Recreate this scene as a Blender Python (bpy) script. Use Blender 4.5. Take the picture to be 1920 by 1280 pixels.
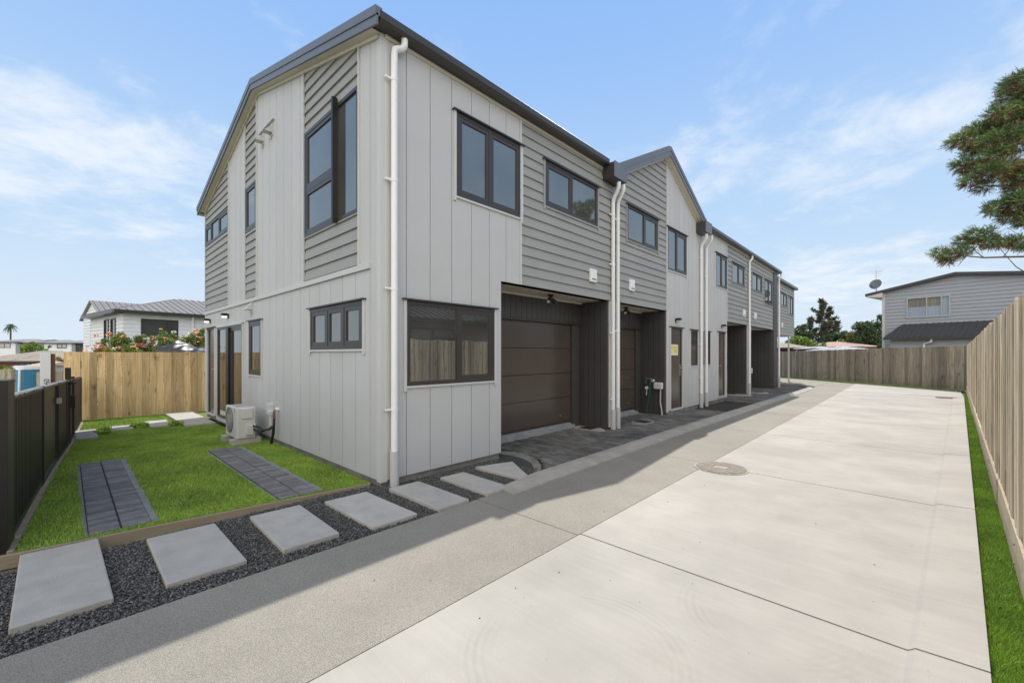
import bpy, math, random
import numpy as np
from mathutils import Vector, Matrix
random.seed(7); rng = np.random.default_rng(11)
R = math.radians
for o in list(bpy.data.objects): bpy.data.objects.remove(o)
scene = bpy.context.scene
# ------------------------------------------------------------------ camera
FPX, CX, HY, EYE = 789.0, 960.0, 664.0, 1.6
AZ = math.atan(745/789.0); SA, CA = math.sin(AZ), math.cos(AZ)
cam = bpy.data.cameras.new('camera'); camo = bpy.data.objects.new('camera', cam)
scene.collection.objects.link(camo)
cam.sensor_width = 36; cam.lens = 36*FPX/1920; cam.shift_y = (HY-640)/1920
cam.clip_start = 0.05; cam.clip_end = 2000
camo.location = (0, 0, EYE); camo.rotation_euler = (R(90), 0, AZ)
scene.camera = camo
# ------------------------------------------------------------------ light
LDIR = Vector((0.262, -0.86, -1.0)).normalized()       # direction the sunlight travels
to_sun = -LDIR
sun_el = math.asin(to_sun.z); sun_az = math.atan2(to_sun.x, to_sun.y)
SUN, SKYS, EXPO = 4.9, 0.15, 0.04
w = bpy.data.worlds.new('World'); scene.world = w; w.use_nodes = True
nt = w.node_tree; nt.nodes.clear()
def N(tree, t, **kw):
    n = tree.nodes.new(t)
    for k, v in kw.items(): setattr(n, k, v)
    return n
def mth(tree, op, a, b=None, clamp=False):
    n = tree.nodes.new('ShaderNodeMath'); n.operation = op; n.use_clamp = clamp
    for i, v in enumerate((a, b)):
        if v is None: continue
        if isinstance(v, (int, float)): n.inputs[i].default_value = v
        else: tree.links.new(v, n.inputs[i])
    return n.outputs[0]
sky = N(nt, 'ShaderNodeTexSky', sky_type='NISHITA', sun_disc=False)
sky.sun_elevation = sun_el; sky.sun_rotation = sun_az
sky.air_density = 1.0; sky.dust_density = 0.6; sky.ozone_density = 1.6
tc = N(nt, 'ShaderNodeTexCoord'); sep = N(nt, 'ShaderNodeSeparateXYZ')
nt.links.new(tc.outputs['Generated'], sep.inputs[0])
def mrange(x, a, b_, c, d, smooth=True):
    n = N(nt, 'ShaderNodeMapRange'); nt.links.new(x, n.inputs[0])
    if smooth: n.interpolation_type = 'SMOOTHSTEP'
    for i, v in enumerate((a, b_, c, d)): n.inputs[i+1].default_value = v
    return n.outputs[0]
def cmix(f, a, b_, blend='MIX'):
    n = N(nt, 'ShaderNodeMix', data_type='RGBA', blend_type=blend)
    for i, v in ((0, f), (6, a), (7, b_)):
        if isinstance(v, (int, float)): n.inputs[i].default_value = v
        elif isinstance(v, tuple): n.inputs[i].default_value = (*v, 1)
        else: nt.links.new(v, n.inputs[i])
    return n.outputs[2]
# the Nishita sky, lifted, then its glare round the sun evened out against a clear-day gradient
zen, mid, hor = (1.9, 3.35, 6.1), (3.5, 4.75, 6.2), (4.7, 5.4, 6.1)
gradc = cmix(mrange(sep.outputs[2], 0.0, 0.28, 0, 1), hor, mid)
gradc = cmix(mrange(sep.outputs[2], 0.16, 0.70, 0, 1), gradc, zen)
gradc = cmix(mrange(sep.outputs[2], 0.62, 0.85, 0, 1), gradc, (0.8, 1.6, 3.4))
lift = cmix(1.0, sky.outputs[0], (2.2, 2.0, 1.7), 'MULTIPLY')
mixa = cmix(0.25, gradc, cmix(1.0, lift, gradc, 'DARKEN'))
# clouds: noise on a flat layer overhead, gathered into banks that lie in given compass directions
zc = mth(nt, 'MAXIMUM', sep.outputs[2], 0.0); den = mth(nt, 'ADD', zc, 0.10)
u_ = mth(nt, 'DIVIDE', sep.outputs[0], den); v_ = mth(nt, 'DIVIDE', sep.outputs[1], den)
cmb = N(nt, 'ShaderNodeCombineXYZ'); nt.links.new(u_, cmb.inputs[0]); nt.links.new(v_, cmb.inputs[1])
mp = N(nt, 'ShaderNodeMapping'); nt.links.new(cmb.outputs[0], mp.inputs[0])
mp.inputs['Scale'].default_value = (1.0, 0.9, 1); mp.inputs['Location'].default_value = (3.2, 1.7, 0); mp.inputs['Rotation'].default_value = (0, 0, R(40))
n1 = N(nt, 'ShaderNodeTexNoise'); nt.links.new(mp.outputs[0], n1.inputs['Vector'])
n1.inputs['Scale'].default_value = 2.3; n1.inputs['Detail'].default_value = 10; n1.inputs['Roughness'].default_value = 0.64; n1.inputs['Distortion'].default_value = 0.25
def pdir(px, py):
    r_ = (px-960)/789.0; z_ = (664-py)/789.0; v = Vector((-SA+CA*r_, CA+SA*r_, z_)); return v.normalized()
bank = None
for (px, py, w_, h_, k_) in ((130, 290, 0.34, 0.085, 0.20), (40, 130, 0.30, 0.035, 0.13), (60, 215, 0.25, 0.05, 0.12), (1560, 280, 0.34, 0.085, 0.19), (1740, 215, 0.22, 0.06, 0.13), (1240, 300, 0.18, 0.05, 0.10), (1640, 500, 0.24, 0.06, 0.22), (1500, 560, 0.2, 0.05, 0.14), (200, 420, 0.35, 0.08, 0.09)):
    C_ = pdir(px, py); rt_ = Vector((C_.y, -C_.x, 0)).normalized(); up_ = rt_.cross(C_).normalized()
    d1 = N(nt, 'ShaderNodeVectorMath', operation='DOT_PRODUCT'); nt.links.new(tc.outputs['Generated'], d1.inputs[0]); d1.inputs[1].default_value = rt_/w_
    d2 = N(nt, 'ShaderNodeVectorMath', operation='SUBTRACT'); nt.links.new(tc.outputs['Generated'], d2.inputs[0]); d2.inputs[1].default_value = C_
    d3 = N(nt, 'ShaderNodeVectorMath', operation='DOT_PRODUCT'); nt.links.new(d2.outputs[0], d3.inputs[0]); d3.inputs[1].default_value = up_/h_
    d4 = N(nt, 'ShaderNodeVectorMath', operation='DOT_PRODUCT'); nt.links.new(d2.outputs[0], d4.inputs[0]); d4.inputs[1].default_value = C_
    q = mth(nt, 'ADD', mth(nt, 'MULTIPLY', d1.outputs['Value'], d1.outputs['Value']), mth(nt, 'MULTIPLY', d3.outputs['Value'], d3.outputs['Value']))
    q = mth(nt, 'ADD', q, mth(nt, 'MULTIPLY', mth(nt, 'MULTIPLY', d4.outputs['Value'], d4.outputs['Value']), 4.0))
    g_ = mth(nt, 'MULTIPLY', mth(nt, 'EXPONENT', mth(nt, 'MULTIPLY', q, -1.0)), k_)
    bank = g_ if bank is None else mth(nt, 'ADD', bank, g_)
# unseen bright cloud bank added behind the camera as fill for the shaded walls
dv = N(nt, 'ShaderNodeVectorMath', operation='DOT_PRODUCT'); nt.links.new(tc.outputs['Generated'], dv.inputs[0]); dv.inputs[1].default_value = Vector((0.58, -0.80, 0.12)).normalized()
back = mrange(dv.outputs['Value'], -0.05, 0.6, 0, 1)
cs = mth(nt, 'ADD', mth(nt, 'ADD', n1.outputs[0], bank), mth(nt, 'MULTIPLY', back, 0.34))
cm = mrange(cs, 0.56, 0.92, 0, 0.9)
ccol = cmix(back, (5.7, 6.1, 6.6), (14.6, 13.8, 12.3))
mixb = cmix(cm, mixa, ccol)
bg = N(nt, 'ShaderNodeBackground'); bg.inputs[1].default_value = SKYS
out = N(nt, 'ShaderNodeOutputWorld')
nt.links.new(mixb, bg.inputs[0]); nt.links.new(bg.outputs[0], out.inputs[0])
sl = bpy.data.lights.new('sun', 'SUN'); sl.energy = SUN; sl.angle = R(0.5); sl.color = (1.0, 0.95, 0.88)
so = bpy.data.objects.new('sun', sl); scene.collection.objects.link(so)
so.rotation_euler = LDIR.to_track_quat('-Z', 'Y').to_euler(); so.location = (-10, 20, 30)
scene.view_settings.view_transform = 'Standard'; scene.view_settings.look = 'None'
scene.view_settings.exposure = EXPO; scene.view_settings.gamma = 1
try: scene.view_settings.use_curve_mapping = False
except Exception: pass
scene.render.engine = 'CYCLES'
# ------------------------------------------------------------------ pixel -> place helpers (used only to read sizes off the photo)
def at(px, d, py=None):
    r = (px-CX)/FPX*d
    X, Y = -SA*d+CA*r, CA*d+SA*r
    if py is None: return (X, Y)
    return (X, Y, EYE-(py-HY)*d/FPX)
def gnd(px, py, z=0.0):
    return at(px, (EYE-z)*FPX/(py-HY))
# ------------------------------------------------------------------ materials
def mat(name, col, rough=0.6, var=0.08, nscale=6.0, bump=0.0, bscale=40.0, metallic=0.0, spec=0.5, attr=0.0, stretch=None, col2=None, detail=4.0, streak=0.0):
    m = bpy.data.materials.new(name); m.use_nodes = True; t = m.node_tree
    p = t.nodes['Principled BSDF']
    p.inputs['Roughness'].default_value = rough; p.inputs['Metallic'].default_value = metallic
    p.inputs['Specular IOR Level'].default_value = spec
    c = N(t, 'ShaderNodeTexCoord'); mpn = N(t, 'ShaderNodeMapping'); t.links.new(c.outputs['Object'], mpn.inputs[0])
    if stretch: mpn.inputs['Scale'].default_value = stretch
    n = N(t, 'ShaderNodeTexNoise'); t.links.new(mpn.outputs[0], n.inputs['Vector'])
    n.inputs['Scale'].default_value = nscale; n.inputs['Detail'].default_value = detail; n.inputs['Roughness'].default_value = 0.6
    r_ = N(t, 'ShaderNodeMapRange'); t.links.new(n.outputs[0], r_.inputs[0])
    r_.inputs[1].default_value = 0.3; r_.inputs[2].default_value = 0.7; r_.inputs[3].default_value = 0; r_.inputs[4].default_value = 1
    mx = N(t, 'ShaderNodeMix', data_type='RGBA'); t.links.new(r_.outputs[0], mx.inputs[0])
    lo = col2 if col2 else tuple(v*(1-var) for v in col)
    hi = col if col2 else tuple(min(1, v*(1+var)) for v in col)
    mx.inputs[6].default_value = (*lo, 1); mx.inputs[7].default_value = (*hi, 1)
    res = mx.outputs[2]
    if attr:
        a = N(t, 'ShaderNodeAttribute', attribute_name='rnd')
        mr_ = N(t, 'ShaderNodeMapRange'); t.links.new(a.outputs['Fac'], mr_.inputs[0]); mr_.inputs[3].default_value = 1-attr; mr_.inputs[4].default_value = 1+attr
        hs = N(t, 'ShaderNodeMix', data_type='RGBA', blend_type='MULTIPLY'); hs.inputs[0].default_value = 1
        cc = N(t, 'ShaderNodeCombineColor')
        for i in range(3): t.links.new(mr_.outputs[0], cc.inputs[i])
        t.links.new(res, hs.inputs[6]); t.links.new(cc.outputs[0], hs.inputs[7]); res = hs.outputs[2]
    t.links.new(res, p.inputs['Base Color'])
    if bump:
        b = N(t, 'ShaderNodeBump'); b.inputs['Strength'].default_value = bump; b.inputs['Distance'].default_value = 0.01
        nb = N(t, 'ShaderNodeTexNoise'); t.links.new(mpn.outputs[0], nb.inputs['Vector']); nb.inputs['Scale'].default_value = bscale; nb.inputs['Detail'].default_value = 5
        t.links.new(nb.outputs[0], b.inputs['Height']); t.links.new(b.outputs[0], p.inputs['Normal'])
    return m
M = {}
M['clad'] = mat('light_cladding', (0.505, 0.508, 0.512), 0.55, 0.03, 1.2, 0.05, 120, attr=0.025)
M['cladcore'] = mat('cladding_backing', (0.10, 0.10, 0.10), 0.8)
M['trim'] = mat('cladding_trim', (0.55, 0.552, 0.555), 0.5, 0.03, 2)
M['wb'] = mat('grey_weatherboard', (0.310, 0.309, 0.298), 0.55, 0.05, 1.5, 0.05, 90, attr=0.03)
M['dark'] = mat('dark_cladding', (0.060, 0.058, 0.056), 0.5, 0.08, 1.5)
M['frame'] = mat('charcoal_aluminium', (0.044, 0.038, 0.034), 0.38, 0.05, 3)
M['black'] = mat('black_aluminium', (0.012, 0.012, 0.012), 0.4, 0.05)
M['roof'] = mat('blue_grey_steel', (0.135, 0.145, 0.175), 0.42, 0.05, 2)
M['gutter'] = mat('dark_gutter_steel', (0.048, 0.044, 0.042), 0.33, 0.05, 2)
M['soffit'] = mat('cream_soffit', (0.62, 0.58, 0.50), 0.6, 0.03)
M['white'] = mat('white_pvc', (0.80, 0.81, 0.82), 0.35, 0.02)
M['offw'] = mat('grey_pvc', (0.50, 0.50, 0.50), 0.4, 0.04)
M['acw'] = mat('painted_metal_white', (0.60, 0.60, 0.59), 0.4, 0.04)
M['acd'] = mat('grille_grey', (0.34, 0.34, 0.34), 0.5, 0.04)
M['gdoor'] = mat('brown_garage_door', (0.078, 0.062, 0.053), 0.22, 0.06, 1.0, 0.04, 200)
M['edoor'] = mat('brown_entry_door', (0.085, 0.070, 0.060), 0.22, 0.06, 1.0)
M['steel'] = mat('brushed_steel', (0.55, 0.55, 0.55), 0.3, 0.03, metallic=0.9)
M['concbase'] = mat('foundation_concrete', (0.20, 0.195, 0.18), 0.9, 0.3, 5, 0.4, 40)
M['conc'] = None
M['kerb'] = mat('kerb_concrete', (0.35, 0.33, 0.295), 0.9, 0.16, 3, 0.3, 90)
M['stone'] = mat('cast_paver', (0.47, 0.45, 0.415), 0.85, 0.22, 5.0, 0.35, 110, attr=0.07, detail=8, col2=(0.37, 0.36, 0.335))
M['mort'] = mat('mortar_haunch', (0.23, 0.235, 0.245), 0.95, 0.2, 8, 0.5, 60)
M['brick'] = mat('charcoal_paver', (0.165, 0.165, 0.172), 0.85, 0.2, 9, 0.4, 90, attr=0.22)
M['brick2'] = mat('dusty_charcoal_paver', (0.075, 0.072, 0.068), 0.85, 0.35, 1.1, 0.4, 90, attr=0.32, col2=(0.19, 0.18, 0.165), detail=7)
M['sand'] = mat('joint_sand', (0.05, 0.05, 0.05), 0.95, 0.3)
M['gravelbase'] = mat('gravel_bed', (0.05, 0.05, 0.049), 0.95, 0.5, 40)
M['pebble'] = mat('dark_pebble', (0.150, 0.147, 0.140), 0.75, 0.3, 30, attr=0.60)
M['soil'] = mat('dark_soil', (0.030, 0.024, 0.019), 0.95, 0.4, 14, 0.8, 30)
M['lawnbase'] = mat('lawn_base', (0.17, 0.22, 0.05), 0.95, 0.3, 5, 0.5, 80, col2=(0.12, 0.14, 0.045))
M['blade'] = mat('grass_blade', (0.32, 0.46, 0.065), 0.6, 0.25, 1.6, attr=0.5, col2=(0.185, 0.315, 0.05), detail=6)
M['grn'] = mat('ground_far', (0.11, 0.13, 0.055), 0.95, 0.35, 0.3, col2=(0.16, 0.14, 0.10))
M['timber'] = mat('pine_edging', (0.29, 0.235, 0.165), 0.8, 0.2, 5, 0.3, 60, stretch=(1, 0.15, 1))
M['bfence'] = mat('black_fence_metal', (0.014, 0.012, 0.011), 0.42, 0.06, 2)
M['coat'] = mat('dull_plastic', (0.50, 0.47, 0.42), 0.45, 0.15, 20)
def wood(name, c1, c2, knots=0.5):
    m = bpy.data.materials.new(name); m.use_nodes = True; t = m.node_tree; p = t.nodes['Principled BSDF']
    p.inputs['Roughness'].default_value = 0.85; p.inputs['Specular IOR Level'].default_value = 0.25
    c = N(t, 'ShaderNodeTexCoord'); a = N(t, 'ShaderNodeAttribute', attribute_name='rnd')
    ad = N(t, 'ShaderNodeVectorMath', operation='ADD'); cb = N(t, 'ShaderNodeCombineXYZ')
    sc = mth(t, 'MULTIPLY', a.outputs['Fac'], 37.0)
    t.links.new(sc, cb.inputs[2]); t.links.new(c.outputs['Object'], ad.inputs[0]); t.links.new(cb.outputs[0], ad.inputs[1])
    m1 = N(t, 'ShaderNodeMapping'); m1.inputs['Scale'].default_value = (30, 30, 1.6); t.links.new(ad.outputs[0], m1.inputs[0])
    g = N(t, 'ShaderNodeTexNoise'); g.inputs['Scale'].default_value = 1; g.inputs['Detail'].default_value = 5; g.inputs['Distortion'].default_value = 0.6; t.links.new(m1.outputs[0], g.inputs['Vector'])
    m2 = N(t, 'ShaderNodeMapping'); m2.inputs['Scale'].default_value = (7, 7, 2.6); t.links.new(ad.outputs[0], m2.inputs[0])
    k = N(t, 'ShaderNodeTexNoise'); k.inputs['Scale'].default_value = 1; k.inputs['Detail'].default_value = 3; t.links.new(m2.outputs[0], k.inputs['Vector'])
    gr = N(t, 'ShaderNodeMapRange'); t.links.new(g.outputs[0], gr.inputs[0]); gr.inputs[1].default_value = 0.3; gr.inputs[2].default_value = 0.72
    kr = N(t, 'ShaderNodeMapRange'); t.links.new(k.outputs[0], kr.inputs[0]); kr.inputs[1].default_value = 0.60; kr.inputs[2].default_value = 0.74; kr.inputs[4].default_value = knots
    mx = N(t, 'ShaderNodeMix', data_type='RGBA'); t.links.new(gr.outputs[0], mx.inputs[0]); mx.inputs[6].default_value = (*c1, 1); mx.inputs[7].default_value = (*c2, 1)
    mk = N(t, 'ShaderNodeMix', data_type='RGBA'); t.links.new(kr.outputs[0], mk.inputs[0]); t.links.new(mx.outputs[2], mk.inputs[6]); mk.inputs[7].default_value = (c1[0]*0.45, c1[1]*0.38, c1[2]*0.32, 1)
    mr_ = N(t, 'ShaderNodeMapRange'); t.links.new(a.outputs['Fac'], mr_.inputs[0]); mr_.inputs[3].default_value = 0.60; mr_.inputs[4].default_value = 1.2
    cc = N(t, 'ShaderNodeCombineColor')
    for i in range(3): t.links.new(mr_.outputs[0], cc.inputs[i])
    hs = N(t, 'ShaderNodeMix', data_type='RGBA', blend_type='MULTIPLY'); hs.inputs[0].default_value = 1
    t.links.new(mk.outputs[2], hs.inputs[6]); t.links.new(cc.outputs[0], hs.inputs[7]); t.links.new(hs.outputs[2], p.inputs['Base Color'])
    b = N(t, 'ShaderNodeBump'); b.inputs['Strength'].default_value = 0.25; b.inputs['Distance'].default_value = 0.004; t.links.new(g.outputs[0], b.inputs['Height']); t.links.new(b.outputs[0], p.inputs['Normal'])
    return m
M['pine'] = wood('new_pine_paling', (0.62, 0.41, 0.19), (0.90, 0.69, 0.42), 0.85)
M['oldp'] = wood('weathered_paling', (0.42, 0.35, 0.24), (0.82, 0.71, 0.53), 0.7)
M['backp'] = wood('greyed_paling', (0.25, 0.215, 0.16), (0.47, 0.41, 0.315), 0.6)
M['sleeper'] = wood('pine_sleeper', (0.42, 0.34, 0.23), (0.60, 0.52, 0.39), 0.3)
def concrete(name, c, speck, dark, rough=0.85, big=0.12, spscale=220, brush=False):
    m = bpy.data.materials.new(name); m.use_nodes = True; t = m.node_tree; p = t.nodes['Principled BSDF']
    p.inputs['Roughness'].default_value = rough; p.inputs['Specular IOR Level'].default_value = 0.3
    tcx = N(t, 'ShaderNodeTexCoord')
    def noise(scale, det=4, st=None, rot=0):
        mp_ = N(t, 'ShaderNodeMapping'); t.links.new(tcx.outputs['Object'], mp_.inputs[0])
        if st: mp_.inputs['Scale'].default_value = st
        mp_.inputs['Rotation'].default_value = (0, 0, rot)
        n = N(t, 'ShaderNodeTexNoise'); n.inputs['Scale'].default_value = scale; n.inputs['Detail'].default_value = det; t.links.new(mp_.outputs[0], n.inputs['Vector']); return n.outputs[0]
    def rngm(o, a, b, c_, d):
        r_ = N(t, 'ShaderNodeMapRange'); t.links.new(o, r_.inputs[0])
        for i, v in enumerate((a, b, c_, d)): r_.inputs[i+1].default_value = v
        return r_.outputs[0]
    f = mth(t, 'MULTIPLY', rngm(noise(0.55, 5), 0.3, 0.7, 1-big, 1+big), rngm(noise(3.0, 6), 0.3, 0.7, 1-big*0.5, 1+big*0.5))
    if brush: f = mth(t, 'MULTIPLY', f, rngm(noise(1.0, 6, (0.8, 22, 1), R(-6)), 0.3, 0.7, 0.968, 1.03))
    if brush:   # faint tyre scuffs where cars turn, and small dark spots
        for (cx_, cy_, r0_) in ((-0.62, 2.95, 0.42), (-1.3, 1.9, 0.55), (-0.7, 8.5, 1.6)):
            vd = N(t, 'ShaderNodeVectorMath', operation='DISTANCE'); t.links.new(tcx.outputs['Object'], vd.inputs[0]); vd.inputs[1].default_value = (cx_, cy_, 0)
            dd_ = mth(t, 'SUBTRACT', vd.outputs['Value'], r0_); bell = mth(t, 'EXPONENT', mth(t, 'MULTIPLY', mth(t, 'MULTIPLY', dd_, dd_), -160.0))
            wv = mth(t, 'MULTIPLY', mth(t, 'ADD', mth(t, 'SINE', mth(t, 'MULTIPLY', dd_, 140.0)), 1.0), 0.5)
            am = mth(t, 'MULTIPLY', mth(t, 'MULTIPLY', bell, wv), rngm(noise(1.4, 3), 0.48, 0.6, 0, 0.10)); f = mth(t, 'MULTIPLY', f, mth(t, 'SUBTRACT', 1.0, am))
        f = mth(t, 'MULTIPLY', f, rngm(noise(22, 2), 0.73, 0.78, 1, 0.82))
        f = mth(t, 'MULTIPLY', f, rngm(noise(0.9, 8), 0.36, 0.64, 0.93, 1.05))
    f = mth(t, 'MULTIPLY', f, rngm(noise(spscale, 2), 0.35, 0.62, 1-speck, 1+speck*0.5))
    cc = N(t, 'ShaderNodeCombineColor')
    for i in range(3): t.links.new(f, cc.inputs[i])
    hs = N(t, 'ShaderNodeMix', data_type='RGBA', blend_type='MULTIPLY'); hs.inputs[0].default_value = 1
    hs.inputs[6].default_value = (*c, 1); t.links.new(cc.outputs[0], hs.inputs[7])
    st_ = N(t, 'ShaderNodeMix', data_type='RGBA'); t.links.new(rngm(noise(1.7, 7), 0.58, 0.80, 0, 0.5), st_.inputs[0])
    t.links.new(hs.outputs[2], st_.inputs[6]); st_.inputs[7].default_value = (*dark, 1)
    t.links.new(st_.outputs[2], p.inputs['Base Color'])
    b = N(t, 'ShaderNodeBump'); b.inputs['Strength'].default_value = 0.25; b.inputs['Distance'].default_value = 0.003
    t.links.new(noise(spscale, 3), b.inputs['Height']); t.links.new(b.outputs[0], p.inputs['Normal'])
    return m
M['slab'] = concrete('pale_brushed_concrete', (0.400, 0.378, 0.340), 0.05, (0.32, 0.298, 0.26), big=0.10, brush=True)
M['agg'] = concrete('exposed_aggregate', (0.285, 0.266, 0.228), 0.40, (0.22, 0.205, 0.18), big=0.10, spscale=190)
M['joint'] = mat('joint_dark', (0.10, 0.09, 0.08), 0.95)  # plain dark base that shows in the gaps between the slabs
def glassmat(name, tintc, inner, lo=0.10, hi=0.9, ior=1.75):
    m = bpy.data.materials.new(name); m.use_nodes = True; t = m.node_tree; t.nodes.clear()
    o = N(t, 'ShaderNodeOutputMaterial'); mix = N(t, 'ShaderNodeMixShader')
    fr = N(t, 'ShaderNodeFresnel'); fr.inputs[0].default_value = ior
    d = N(t, 'ShaderNodeBsdfDiffuse'); tcg = N(t, 'ShaderNodeTexCoord'); ng = N(t, 'ShaderNodeTexNoise'); ng.inputs['Scale'].default_value = 1.1; t.links.new(tcg.outputs['Object'], ng.inputs['Vector'])
    cr = N(t, 'ShaderNodeMix', data_type='RGBA'); t.links.new(ng.outputs[0], cr.inputs[0]); cr.inputs[6].default_value = (*[v*0.2 for v in inner], 1); cr.inputs[7].default_value = (*[v*2.2 for v in inner], 1); t.links.new(cr.outputs[2], d.inputs[0])
    bp = N(t, 'ShaderNodeBump'); bp.inputs['Strength'].default_value = 0.018; bp.inputs['Distance'].default_value = 0.02; nb = N(t, 'ShaderNodeTexNoise'); nb.inputs['Scale'].default_value = 3.0; t.links.new(tcg.outputs['Object'], nb.inputs['Vector']); t.links.new(nb.outputs[0], bp.inputs['Height'])
    g = N(t, 'ShaderNodeBsdfGlossy'); g.inputs[0].default_value = (*tintc, 1); g.inputs[1].default_value = 0.012; t.links.new(bp.outputs[0], g.inputs['Normal'])
    f2 = mth(t, 'ADD', mth(t, 'MULTIPLY', fr.outputs[0], 1.0), lo, clamp=True)
    t.links.new(f2, mix.inputs[0]); t.links.new(d.outputs[0], mix.inputs[1]); t.links.new(g.outputs[0], mix.inputs[2]); t.links.new(mix.outputs[0], o.inputs[0])
    return m
M['glass'] = glassmat('window_glass', (0.68, 0.68, 0.65), (0.060, 0.060, 0.058), 0.24, ior=1.6)
M['curtain'] = glassmat('curtained_glass', (0.8, 0.85, 0.9), (0.26, 0.28, 0.30), 0.08)
def emit(name, c, s):
    m = bpy.data.materials.new(name); m.use_nodes = True; t = m.node_tree; t.nodes.clear()
    o = N(t, 'ShaderNodeOutputMaterial'); e = N(t, 'ShaderNodeEmission'); e.inputs[0].default_value = (*c, 1); e.inputs[1].default_value = s
    t.links.new(e.outputs[0], o.inputs[0]); return m
M['lamp'] = emit('lit_lamp', (1.0, 0.97, 0.9), 1.1)
def leafmat(name, c1, c2, attr=0.45, trans=0.25):
    m = mat(name, c1, 0.55, 0.2, 1.2, attr=attr, col2=c2, spec=0.3)
    return m
# ------------------------------------------------------------------ object helpers
def tag(o, label=None, cat=None, group=None, kind=None):
    if label: o['label'] = label
    if cat: o['category'] = cat
    if group: o['group'] = group
    if kind: o['kind'] = kind
    return o
def empty(name, loc, label=None, cat=None, group=None):
    o = bpy.data.objects.new(name, None); scene.collection.objects.link(o); o.location = loc
    o.empty_display_size = 0.2
    return tag(o, label, cat, group)
class MB:
    def __init__(s): s.v = []; s.f = []; s.r = []; s.mi = []; s.cm = 0
    def add(s, vs, fs, rnd=None):
        b = len(s.v); s.v += [tuple(p) for p in vs]
        for f in fs: s.f.append(tuple(b+i for i in f)); s.mi.append(s.cm)
        s.r += [random.random() if rnd is None else rnd]*len(vs)
    def box(s, x0, x1, y0, y1, z0, z1, rnd=None):
        if rnd is None: rnd = random.random()
        vs = [(x, y, z) for z in (z0, z1) for y in (y0, y1) for x in (x0, x1)]
        s.add(vs, [(0, 2, 3, 1), (4, 5, 7, 6), (0, 1, 5, 4), (2, 6, 7, 3), (0, 4, 6, 2), (1, 3, 7, 5)], rnd)
    def obox(s, c, dx, dy, hz, z0, ang, rnd=None):   # box centred at c (x,y), half sizes
        ca, sa = math.cos(ang), math.sin(ang); vs = []
        for z in (z0, z0+hz):
            for a, b in ((-dx, -dy), (dx, -dy), (dx, dy), (-dx, dy)):
                vs.append((c[0]+a*ca-b*sa, c[1]+a*sa+b*ca, z))
        s.add(vs, [(0, 3, 2, 1), (4, 5, 6, 7), (0, 1, 5, 4), (1, 2, 6, 5), (2, 3, 7, 6), (3, 0, 4, 7)], rnd)
    def prism(s, pts0, pts1, rnd=None):              # two matching rings
        n = len(pts0); vs = list(pts0)+list(pts1)
        fs = [tuple(range(n))[::-1], tuple(range(n, 2*n))]+[(i, (i+1) % n, n+(i+1) % n, n+i) for i in range(n)]
        s.add(vs, fs, rnd)
    def tube(s, pts, rad, n=10, rnd=None, cap=True):
        pts = [Vector(p) for p in pts]; rings = []
        rr = rad if isinstance(rad, (list, tuple)) else [rad]*len(pts)
        prev = None
        for i, p in enumerate(pts):
            if i == 0: d = pts[1]-p
            elif i == len(pts)-1: d = p-pts[i-1]
            else: d = (pts[i+1]-p).normalized()+(p-pts[i-1]).normalized()
            d.normalize()
            up = Vector((0, 0, 1)) if abs(d.z) < 0.9 else Vector((1, 0, 0))
            if prev is not None: up = prev
            a = d.cross(up); a.normalize(); b = a.cross(d); b.normalize(); prev = b
            rings.append([p+(a*math.cos(t)+b*math.sin(t))*rr[i] for t in [2*math.pi*k/n for k in range(n)]])
        vs = [q for r in rings for q in r]; fs = []
        for i in range(len(rings)-1):
            for k in range(n):
                fs.append((i*n+k, i*n+(k+1) % n, (i+1)*n+(k+1) % n, (i+1)*n+k))
        if cap: fs.append(tuple(range(n))[::-1]); fs.append(tuple((len(rings)-1)*n+k for k in range(n)))
        s.add(vs, fs, rnd)
    def build(s, name, m, parent=None, smooth=False, bevel=0.0, kind=None):
        me = bpy.data.meshes.new(name); me.from_pydata(s.v, [], s.f); me.update()
        ms = m if isinstance(m, (list, tuple)) else [m]
        for q in ms: me.materials.append(q)
        if len(ms) > 1: me.polygons.foreach_set('material_index', s.mi)
        a = me.attributes.new('rnd', 'FLOAT', 'POINT'); a.data.foreach_set('value', s.r)
        import bmesh
        bm = bmesh.new(); bm.from_mesh(me); bmesh.ops.recalc_face_normals(bm, faces=bm.faces); bm.to_mesh(me); bm.free()
        if smooth:
            me.polygons.foreach_set('use_smooth', [True]*len(me.polygons))
        o = bpy.data.objects.new(name, me); scene.collection.objects.link(o)
        if parent:
            o.parent = parent
            wl = Vector((0, 0, 0)); q = parent
            while q: wl += q.location; q = q.parent
            o.location = -wl
        if bevel:
            b = o.modifiers.new('bevel', 'BEVEL'); b.width = bevel; b.segments = 2; b.limit_method = 'ANGLE'
        if kind: o['kind'] = kind
        return o
def smooth_by_angle(o, a=40):
    me = o.data
    me.polygons.foreach_set('use_smooth', [True]*len(me.polygons))
    try:
        me.set_sharp_from_angle(angle=R(a))
    except Exception: pass
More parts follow.
